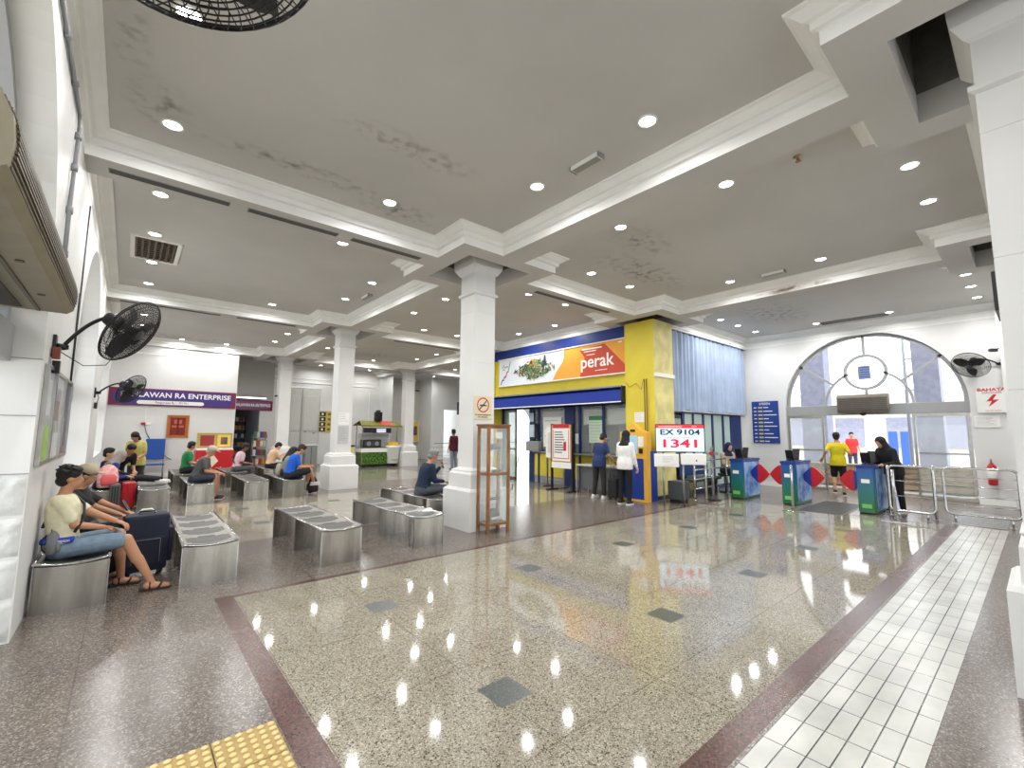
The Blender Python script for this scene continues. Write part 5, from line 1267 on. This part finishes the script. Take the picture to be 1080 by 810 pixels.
mb = MB(); mb.tube([(-.08, .05, .66), (-.04, .05, .70), (.04, .05, .70), (.08, .05, .66)], .012, PAPER, 6); mb.build('white_grip', s1)
suitcase((.10, 12.0, 0), D(2), .22, .34, .56, mat('red_shell', (176, 22, 34), .3), 'red hard-shell suitcase standing between the two left benches', ribs=3)
suitcase((-.10, 11.92, 0), D(2), .16, .34, .54, mat('charcoal_shell', (84, 84, 86), .35), 'charcoal suitcase right behind the red one', .0, ribs=3, panel=BLK)
suitcase((9.12, 6.82, 0), D(5), .34, .24, .52, BLK, 'black trolley case at the feet of the man at the counter', .46, ribs=3)
def backpack(loc, rz, m, label, s=1, tilt=0, m2=None):
    t = empty('backpack', loc, label, 'backpack', None, rz); t.scale = (s, s, s); t.rotation_euler.x = tilt
    B = Body(); B.loft([(Vector((0, 0, z)), Vector((1, 0, 0)), Vector((0, 1, 0)), a, b_) for z, a, b_ in ((0, .13, .07), (.03, .16, .09), (.2, .165, .10), (.36, .14, .085), (.43, .08, .05), (.45, .03, .02))], m); B.build('bag', t)
    B = Body(); B.loft([(Vector((0, -.09, z)), Vector((1, 0, 0)), Vector((0, 1, 0)), a, b_) for z, a, b_ in ((.04, .10, .03), (.08, .12, .05), (.2, .12, .05), (.25, .08, .02))], m2 or m); B.build('front_pocket', t)
    mb = MB()
    for k in (-1, 1): mb.tube([(k*.08, .08, .4), (k*.1, .15, .3), (k*.1, .13, .12), (k*.09, .07, .04)], .014, BLK, 6)
    mb.tube([(-.03, .03, .44), (-.03, .03, .48), (.03, .03, .48), (.03, .03, .44)], .008, BLK, 6); mb.build('strap', t)
    return t
PK = mat('pink_fabric', (222, 140, 142), .75, noise=.4, nscale=16, c2=(236, 196, 190))
backpack((-.22, 11.98, .46), D(10), PK, 'pink patterned backpack lying on the far left bench', 1.0, D(-8), mat('salmon_fabric', (216, 96, 96), .75))
backpack((3.74, 12.36, .0), D(30), mat('dark_brown_fabric', (40, 28, 26), .8), 'dark brown backpack on the floor by the blue-shirted man', .95)
backpack((3.02, 12.72, .46), D(60), mat('beige_fabric', (170, 162, 140), .8), 'beige and grey backpack between the seated pair', .7, 0, DGREY)
backpack((-.27, 6.5, .46), D(70), BLK, 'black backpack wedged between the two people on the near bench', .8)
backpack((-.44, 5.92, .47), D(80), mat('ash_fabric', (116, 116, 120), .8), 'grey and white bag against the wall behind the man in cream', .45)
mb = Body(); mb.ball((0, 0, .02), (.09, .05, .022), PAPER, 12); mb.ball((.03, .02, .035), (.06, .04, .02), PAPER, 12)
o = simple('crumpled_bag', 'crumpled white plastic bag on the right front bench', 'bag', mb); o.location = (3.42, 5.9, .435)
# blue chair behind left benches
t = empty('folded_table', (.75, 19.2, 0), 'blue folding chair standing against the back wall', 'chair')
BC = mat('chair_blue', (32, 80, 160), .45)
mb = MB(); mb.box(-.26, .26, -.03, .03, .62, 1.30, BC, .02); mb.build('backrest', t)
mb = MB(); mb.box(-.26, .26, -.42, .0, .44, .48, BC, .01); mb.build('seat', t)
for sx in (-1, 1):
    mb = MB(); mb.tube([(sx*.24, .02, 1.3), (sx*.24, .0, .45), (sx*.24, .06, 0)], .014, STEEL, 6); mb.build('leg', t); mb = MB(); mb.tube([(sx*.24, -.4, 0), (sx*.24, -.38, .45)], .014, STEEL, 6); mb.build('leg', t)
t.name = 'folding_chair'; t.location.y = 19.3
# ================================================================ left wall posters
def framed(name, label, M, w_, h_, cols, group=None, cat='poster', fm=None):
    t = empty(name, M.translation, label, cat, group); R = M.to_3x3().to_4x4()
    mb = MB(R); fm = fm or STEEL
    for a in ((-w_/2, -w_/2+.03), (w_/2-.03, w_/2)): mb.box(a[0], a[1], -h_/2, h_/2, 0, .03, fm)
    for a in ((-h_/2, -h_/2+.03), (h_/2-.03, h_/2)): mb.box(-w_/2+.03, w_/2-.03, a[0], a[1], 0, .03, fm)
    mb.build('frame', t)
    mb = MB(R)
    for (x0, x1, y0, y1, m, z) in cols: mb.box(-w_/2+.03+(w_-.06)*x0, -w_/2+.03+(w_-.06)*x1, -h_/2+.03+(h_-.06)*y0, -h_/2+.03+(h_-.06)*y1, 0, .012+z*.001, m)
    mb.build('print', t); return t
PG = mat('poster_grey', (168, 172, 176), .3, noise=.4, nscale=7); PGR = mat('poster_green', (134, 184, 44), .3); PB = mat('poster_dark_blue', (40, 52, 84), .3, noise=.4, nscale=8); PBR = mat('poster_brown', (120, 96, 84), .3, noise=.5, nscale=8); PLG = mat('poster_light', (200, 204, 206), .3, noise=.15, nscale=6)
framed('framed_poster', 'framed poster with a grass-green lower part, nearest on the left wall', FL(XL+.002, 5.6, 1.72), .56, .84, [(0, 1, 0, 1, PG, 0), (0, 1, 0, .38, PGR, 1), (.15, .8, .5, .9, PLG, 1)], 'framed posters on the left wall')
framed('framed_poster', 'framed pale grey poster, the middle one on the left wall', FL(XL+.002, 6.3, 1.72), .74, .84, [(0, 1, 0, 1, PLG, 0), (.1, .9, .3, .85, PG, 1), (.3, .7, .45, .7, PBR, 2)], 'framed posters on the left wall')
framed('framed_poster', 'framed dark blue and brown poster, farthest on the left wall', FL(XL+.002, 7.06, 1.72), .68, .84, [(0, 1, 0, 1, PBR, 0), (.5, 1, .1, 1, PB, 1), (.1, .45, .1, .5, PLG, 1)], 'framed posters on the left wall')
# ================================================================ purple shop sign
PU = mat('sign_purple', (66, 48, 122), .4); MA = mat('sign_maroon', (122, 28, 66), .4)
t = empty('shop_sign', (1.22, 19.44, 2.70), 'long purple PAHLAWAN RA ENTERPRISE sign on the white back wall', 'sign')
mb = MB(FY(0, 0, 0)); mb.box(-1.78, 1.78, -.30, .28, -.05, 0, MA, .006); mb.build('board', t)
mb = MB(FY(0, 0, 0)); pts = []
for k in range(25): a = -PI/2+PI*k/24; pts.append((1.40+.30*math.cos(a), -.01+.25*math.sin(a)))
for k in range(25): a = PI/2+PI*k/24; pts.append((-1.40+.30*math.cos(a), -.01+.25*math.sin(a)))
mb.prism(pts, .001, .006, PU); mb.build('oval_field', t)
text('PAHLAWAN RA ENTERPRISE', .24, FY(.06, -.008, .07), WI, t, sx=1.02, bold=.004)
mb = MB(FY(0, 0, 0)); pts = [(.72+.08*math.cos(-PI/2+PI*k/12), -.18+.065*math.sin(-PI/2+PI*k/12)) for k in range(13)]+[(-.98+.08*math.cos(PI/2+PI*k/12), -.18+.065*math.sin(PI/2+PI*k/12)) for k in range(13)]
mb.prism(pts, .006, .009, PAPER); mb.build('label_strip', t)
text('Pengurusan By :   M I M I', .10, FY(-.12, -.011, -.18), BLK, t, sx=.9)
t = empty('shop_sign', (3.86, 20.96, 2.64), 'smaller purple RA ENTERPRISE sign above the dark shop opening', 'sign')
mb = MB(FY(0, 0, 0)); mb.box(-.78, .72, -.22, .2, -.05, 0, MA, .004); mb.box(-.74, .62, -.17, .15, 0, .004, mat('sign_violet', (108, 74, 112), .4)); mb.build('board', t)
text('PAHLAWAN RA ENTERPRISE', .17, FY(-.03, -.006, -.01), WI, t, sx=.62, bold=.003)
t = empty('tube_light', (3.7, 20.85, 2.92), 'glowing fluorescent tube above the smaller purple sign', 'light')
mb = MB(); mb.cyl((-.6, 0, 0), .016, 1.2, mat('tube_glow', (255, 236, 246), .3, emit=7), 'x', 10); mb.build('tube', t)
mb = MB(); mb.box(-.62, .62, .02, .1, -.02, .04, PAPER); mb.build('batten', t)
RDK = mat('dark_red_panel', (126, 34, 22), .5, noise=.3); GOLD = mat('gold_frame', (176, 128, 60), .45, noise=.2)
framed('framed_picture', 'gold framed dark red picture on the back wall', FY(1.32, 19.49, 1.72), .62, .78, [(0, 1, 0, 1, mat('orange_mat', (178, 92, 34), .5), 0), (.12, .88, .08, .92, RDK, 1), (.2, .8, .45, .55, mat('soft_red', (190, 90, 70), .5), 2), (.3, .7, .62, .82, mat('soft_red', (190, 90, 70)), 2), (.45, .55, .1, .9, mat('deep_red', (96, 20, 14)), 3)], fm=GOLD, cat='picture')
t = empty('wall_switch', (.42, 19.49, 1.8), 'small red and white switch box on the back wall', 'switch')
mb = MB(FY(0, 0, 0)); mb.box(-.1, .02, -.045, .045, 0, .05, RED, .006); mb.box(.02, .16, -.035, .035, 0, .04, PAPER, .006); mb.build('box', t)
mb = MB(FY(0, 0, .0)); mb.box(0, .016, .04, .62, 0, .016, PAPER)
mb.tube([(.0, -.04, .01), (.06, -.3, .01), (.3, -.75, .01), (.66, -1.12, .012), (.8, -1.22, .012)], .009, BLK, 5); mb.build('cable', t)
# ================================================================ shop stock
t = empty('display_shelf', (3.5, 22.6, 0), 'tall dark shelf inside the shop opening', 'shelf')
mb = MB(); mb.box(-.42, -.39, -.2, .2, 0, 2.2, DGREY); mb.box(.39, .42, -.2, .2, 0, 2.2, DGREY); mb.build('side_panel', t)
for k in range(6): mb = MB(); mb.box(-.39, .39, -.2, .2, .18+.36*k, .20+.36*k, GREY); mb.build('shelf', t)
SN = [mat('snack_%d' % k, c, .4) for k, c in enumerate(((190, 60, 50), (206, 160, 60), (70, 110, 80), (190, 190, 186), (60, 70, 130), (150, 90, 60), (220, 214, 190)))]
rnd = random.Random(3); words = ['red', 'mustard', 'green', 'white', 'blue', 'brown', 'cream']; pos_w = ['lowest', 'second', 'third', 'fourth', 'fifth', 'top']; col_w = ['far-left', 'left', 'centre-left', 'centre', 'centre-right', 'right', 'far-right']
proto = {}
for lv in range(6):
    for c in range(6):
        k = rnd.randrange(7)
        if k not in proto:
            mb = MB(); mb.box(-.05, .05, -.06, .06, 0, .17, SN[k], .012); proto[k] = o = mb.build('snack_packet')
        else: o = proto[k].copy(); COL.objects.link(o)
        o.name = 'snack_packet'; o.location = (3.18+.125*c, 22.5, .20+.36*lv)
        tag(o, '%s snack packet on the %s level of the shop shelf, %s' % (words[k], pos_w[lv], col_w[c]), 'packet', 'packets on the dark shop shelf')
t = empty('snack_rack', (4.12, 20.72, 0), 'wire rack hung with snack bags beside the shop opening', 'rack')
mb = MB()
for x in (-.24, .24):
    for y in (-.12, .12): mb.tube([(x, y, 0), (x, y, 1.45)], .012, CHROME, 6)
mb.build('post', t).name = 'frame'
for k in range(4): mb = MB(); mb.box(-.25, .25, -.13, .13, .22+.36*k, .235+.36*k, STEEL); mb.build('shelf', t)
for lv in range(4):
    for c in range(4):
        k = rnd.randrange(7); o = proto[k].copy() if k in proto else None
        if o is None: continue
        COL.objects.link(o); o.name = 'snack_bag'; o.location = (3.94+.12*c, 20.66, .235+.36*lv); o.scale = (1.05, .9, 1.4)
        tag(o, '%s snack bag on the %s tier of the wire rack, %s' % (words[k], pos_w[lv], ['outer left', 'inner left', 'inner right', 'outer right'][c]), 'bag', 'snack bags on the wire rack')
t = empty('ice_cream_freezer', (2.35, 18.75, 0), 'red snack chest with a yellow picture board before the back wall', 'freezer')
mb = MB(); mb.box(-.5, .5, -.26, .26, 0, .06, BLK); mb.box(-.55, .55, -.3, .3, .06, .92, mat('freezer_red', (192, 34, 40), .35), .02); mb.build('body', t)
mb = MB(); mb.box(-.53, .53, -.28, .28, .92, .97, PAPER, .01); mb.build('lid', t)
mb = MB(); mb.prism([(-.5, .2), (-.2, .2), (.1, .55), (-.1, .85), (-.5, .6)], -.306, -.301, mat('swoosh_cream', (236, 220, 196), .5), 'y'); mb.build('print', t)
mb = MB(); mb.box(-.5, .55, .22, .26, .97, 1.5, mat('board_olive', (176, 160, 84), .5)); mb.box(.1, .5, .2, .22, 1.02, 1.44, mat('board_yellow', (230, 196, 96), .5)); mb.box(-.4, .0, .2, .22, 1.05, 1.42, mat('board_maroon', (150, 50, 50), .5)); mb.box(.2, .4, .19, .2, 1.1, 1.35, PBR); mb.build('picture_board', t)
# ================================================================ snack cart
t = empty('snack_cart', (8.85, 20.0, 0), 'green printed corn snack cart with an olive and red canopy', 'cart')
LG = mat('leaf_print', (96, 140, 50), .4, noise=.9, nscale=14, c2=(24, 44, 24)); OL = mat('canopy_olive', (120, 120, 40), .6)
mb = MB(); mb.box(-.85, .35, -.35, .35, .12, .66, LG, .01); mb.box(-.85, .85, -.34, .34, .03, .12, BLK); mb.build('front_panel', t)
mb = MB(); mb.box(-.88, .4, -.38, .38, .66, .84, PAPER, .01); mb.box(-.88, .4, -.38, .38, .84, .87, STEEL); mb.build('counter', t)
mb = MB(); mb.box(-.72, .10, -.2, .2, .87, 1.22, BLK, .01); mb.box(-.7, .08, -.21, -.2, .9, 1.18, DGREY)
for x in (-.5, -.12): mb.cyl((x, -.22, 1.04), .1, .02, GREY, 'y', 16)
mb.build('steamer', t)
mb = MB()
for x in (-.86, .80):
    for y in (-.34, .34): mb.box(x-.015, x+.015, y-.015, y+.015, .1, 2.0, STEEL)
mb.build('frame', t)
mb = MB(); mb.poly([(-.98, -.5, 1.86), (.98, -.5, 1.86), (.85, .1, 2.08), (-.85, .1, 2.08)], OL); mb.poly([(-.98, .6, 1.86), (.98, .6, 1.86), (.85, .1, 2.08), (-.85, .1, 2.08)], OL)
mb.box(-.98, .98, -.51, -.49, 1.80, 1.88, OL); mb.poly([(.0, -.505, 1.87), (.62, -.505, 1.87), (.55, .09, 2.085), (.0, .09, 2.085)], mat('canopy_red', (214, 50, 50), .5)); mb.build('canopy', t)
mb = MB(); mb.box(-.72, .62, -.1, -.06, 1.52, 1.76, mat('menu_violet', (96, 84, 112), .4, noise=.6, nscale=9)); mb.box(-.1, .35, -.11, -.1, 1.55, 1.72, mat('menu_glow', (214, 214, 236), .4, emit=1.2)); mb.box(-.8, .7, .28, .3, .87, 1.5, PLG); mb.build('menu_board', t)
mb = MB(); mb.lathe([(.24, .14), (.25, .16), (.33, .86), (.35, .88), (.35, .94), (.3, .95)], (.62, -.32, 0), PAPER, 24); mb.build('giant_cup', t)
mb = MB(); CN = mat('sweetcorn', (216, 176, 30), .5, noise=.5, nscale=40, bump=.6, bscale=50); mb.ball((.62, -.32, .94), (.31, .31, .2), CN, 20); mb.build('corn_heap', t)
text('JAGUNG', .10, FY(.62, -.60, .30), mat('cup_green', (120, 150, 60)), t, ext=.003)
mb = MB(); mb.box(-.16, .16, -.1, .14, 2.08, 2.5, BLK, .03); mb.box(-.1, .08, -.06, .1, 2.44, 2.58, BLK, .03); mb.build('speaker_box', t)
for x in (-.7, .7): mb = MB(); mb.cyl((x-.02, -.3, .07), .07, .04, RUB, 'x', 16); mb.build('wheel', t)
mb = MB(); mb.box(7.45, 7.78, 20.0, 20.3, .3, .92, mat('tub_yellow', (214, 200, 120), .5), .02); mb.box(7.43, 7.8, 19.98, 20.32, .92, .98, BLK); mb.box(7.5, 7.73, 20.02, 20.28, 0, .3, STEEL); simple('drinks_tub', 'pale yellow tub with a black lid left of the snack cart', 'tub', mb)
mb = MB(); mb.box(6.0, 6.5, 21.0, 21.4, .0, .96, GREY, .01); mb.box(5.97, 6.53, 20.97, 21.43, .96, .99, PAPER); mb.box(6.24, 6.26, 20.99, 21.0, .1, .9, DGREY); simple('low_cabinet', 'grey low cabinet beside the tall double door', 'cabinet', mb)
# poster grid at back wall
mb = MB(FY(7.45, 22.99, 2.06)); mb.box(-.32, .32, -.52, .52, 0, .012, mat('poster_gold', (198, 174, 84), .4)); o = tag(mb.build('poster'), 'poster with four black and gold rows on the back wall', 'poster')
mb = MB(FY(7.45, 22.99, 2.06))
for k in range(4):
    y = .37-.25*k; mb.box(-.3, -.02, y-.1, y+.1, .012, .014, BLK); mb.box(-.22, -.12, y-.05, y+.05, .014, .016, PAPER); mb.box(.08, .22, y-.05, y+.05, .012, .014, PBR)
mb.build('print', o)
framed('framed_poster', 'yellow framed notice on the grey recessed wall right of the cart', FY(12.35, 22.86, 1.55) if False else FY(13.05, 24.25, 1.62), .5, 1.25, [(0, 1, 0, 1, mat('notice_yellow', (214, 186, 90), .4), 0), (.2, .8, .3, .75, PBR, 1)], cat='notice', fm=PAPER)
railing((12.2, 20.6, 0), 0, 1.3, 1.0, 'steel railing in the passage beyond the cabinet column', .14, 3)
t = empty('hanging_screen', (13.9, 20.6, 2.9), 'narrow dark screen hanging beyond the cabinet column', 'screen')
mb = MB(); mb.box(-.05, .05, -.4, .4, -.35, .35, mat('screen_navy', (28, 40, 64), .3), .01); mb.build('panel', t); mb = MB(); mb.cyl((0, 0, .35), .02, CZ-2.9-.35, BLK); mb.build('pole', t)
railing((15.0, 18.9, 0), -PI/2, .8, 1.1, 'steel railing in the bright far doorway, left piece', .1, 3)
railing((15.0, 17.9, 0), -PI/2, .8, 1.1, 'steel railing in the bright far doorway, right piece', .1, 3)
# television on the second right pillar, seen edge-on
t = empty('television', (9.95, .22, 3.70), 'thin black television seen edge-on high on the right', 'television')
mb = MB(); mb.box(-.5, .5, .03, .09, -.29, .29, BLK, .01); mb.build('screen', t); mb = MB(); mb.box(.0, .2, -.112, .03, -.1, .1, BLK); mb.build('bracket', t)
# tactile paving
mb = MB(); TY = mat('tactile_yellow', (176, 148, 92), .6, noise=.15, nscale=20); TD = mat('tactile_dome', (218, 194, 136), .5)
for i in range(3):
    for j in range(3):
        x0 = .74-.3*(i+1); y0 = 2.88-.3*(j+1); mb.box(x0+.003, x0+.297, y0+.003, y0+.297, 0, .008, TY, .002)
        for a in range(6):
            for b_ in range(6): mb.lathe([(.018, .008), (.016, .013), (.009, .016), (.002, .0164)], (x0+.025+.05*a, y0+.025+.05*b_, 0), TD, 10)
struct(mb.build('floor_tactile_paving'), 'yellow tactile paving with raised dots')
# ================================================================ outside the exit
OP = mat('outdoor_pillar', (150, 154, 176), .7, noise=.15); WP = mat('weathered_planks', (168, 146, 116), .7, noise=.3, nscale=6)
def tagk(mb, n, l): return struct(mb.build(n), l)
mb = MB(); mb.box(18.2, 18.9, 4.75, 5.5, 0, 7.5, OP); mb.box(18.1, 19.0, 4.65, 5.6, 0, .5, OP, .03); tagk(mb, 'outside_pillar', 'broad grey pillar outside the exit, left one')
mb = MB(); mb.box(18.2, 18.8, 1.85, 2.45, 0, 7.5, OP); mb.box(18.1, 18.9, 1.75, 2.55, 0, .5, OP, .03); tagk(mb, 'outside_pillar', 'broad grey pillar outside the exit, right one')
for y0, lab in ((3.3, 'left'), (.7, 'right')):
    t = empty('planter_bench', (17.2, y0, 0), 'slatted wooden planter bench outside the exit, %s of the person in black' % ('left' if lab == 'left' else 'right'), 'bench', 'slatted benches outside the exit')
    mb = MB()
    for k in range(4): mb.box(-.03, .03, 0, 2.1, .06+.15*k, .18+.15*k, WP, .006)
    mb.build('slats', t); mb = MB(); mb.box(.03, .5, .02, 2.08, .04, .62, PLG); mb.build('box', t); mb = MB(); mb.box(-.05, .55, -.02, 2.12, .64, .69, WP, .006); mb.build('top_board', t)
for k, y in enumerate((5.15, 4.85)):
    t = empty('blue_totem', (24.0, 4.0-.38*k, 0), ['blue totem post outside the exit, left of two', 'blue totem post outside the exit, right of two'][k], 'post', 'blue totem posts outside')
    mb = MB(); mb.box(-.12, .12, -.13, .13, 0, 1.75, mat('totem_blue', (70, 110, 190), .5), .02); mb.build('pole', t); mb = MB(); mb.box(-.16, .16, -.17, .17, 0, .12, GREY); mb.build('base', t)
mb = MB(); FAC = mat('pale_facade', (214, 212, 206), .8, noise=.1)
mb.box(34, 42, -14, 22, 0, 4.2, FAC)
for k in range(14): mb.box(33.9, 34, -13+2.5*k, -11.6+2.5*k, .9, 2.6, OP)
mb.box(33.6, 34, -14, 22, 3.1, 3.35, GREY); simple('building', 'low pale building across the road outside the exit', 'building', mb)
for k, y in enumerate((3.02, 1.55)):
    t = empty('lamp_post', (21.0, y, 0), ['slim grey mast outside the exit, left of the right pillar', 'slim grey mast outside the exit, right of the right pillar'][k], 'mast', 'slim masts outside')
    mb = MB(); mb.tube([(0, 0, 0), (0, 0, 3), (0, 0, 7)], [.06, .05, .035], mat('mast_grey', (130, 134, 146), .5), 10); mb.build('pole', t)
    for z in (3.2, 4.3): mb = MB(); mb.tube([(0, 0, z), (0, -.4, z)], .025, MATS['mast_grey'], 6); mb.box(-.05, .05, -.46, -.38, z-.5, z+.5, MATS['mast_grey'], .01); mb.build('arm', t)
person((23.6, 5.95, 0), D(190), 'person in red sitting far outside the exit, leftmost of the red group', 'stand', .95, 'tan', (206, 40, 60), 'short', 'long', (70, 70, 90), vox=.022)
person((24.2, 5.45, 0), D(200), 'person in red standing outside the exit next to the yellow T-shirt', 'stand', 1.0, 'tan', (214, 48, 54), 'short', 'long', (60, 64, 84), vox=.022)
person((24.6, 6.3, 0), D(170), 'person in a dark top behind the red group outside the exit', 'stand', 1.0, 'tan', (60, 70, 84), 'short', 'long', (50, 50, 60), vox=.022)
wallbox('outside_canopy', -4.5, XL-.52, -6, 19, 5.0, 5.2, label='canopy slab along the left side of the building')  # added out of view to keep sun patches off the hall floor
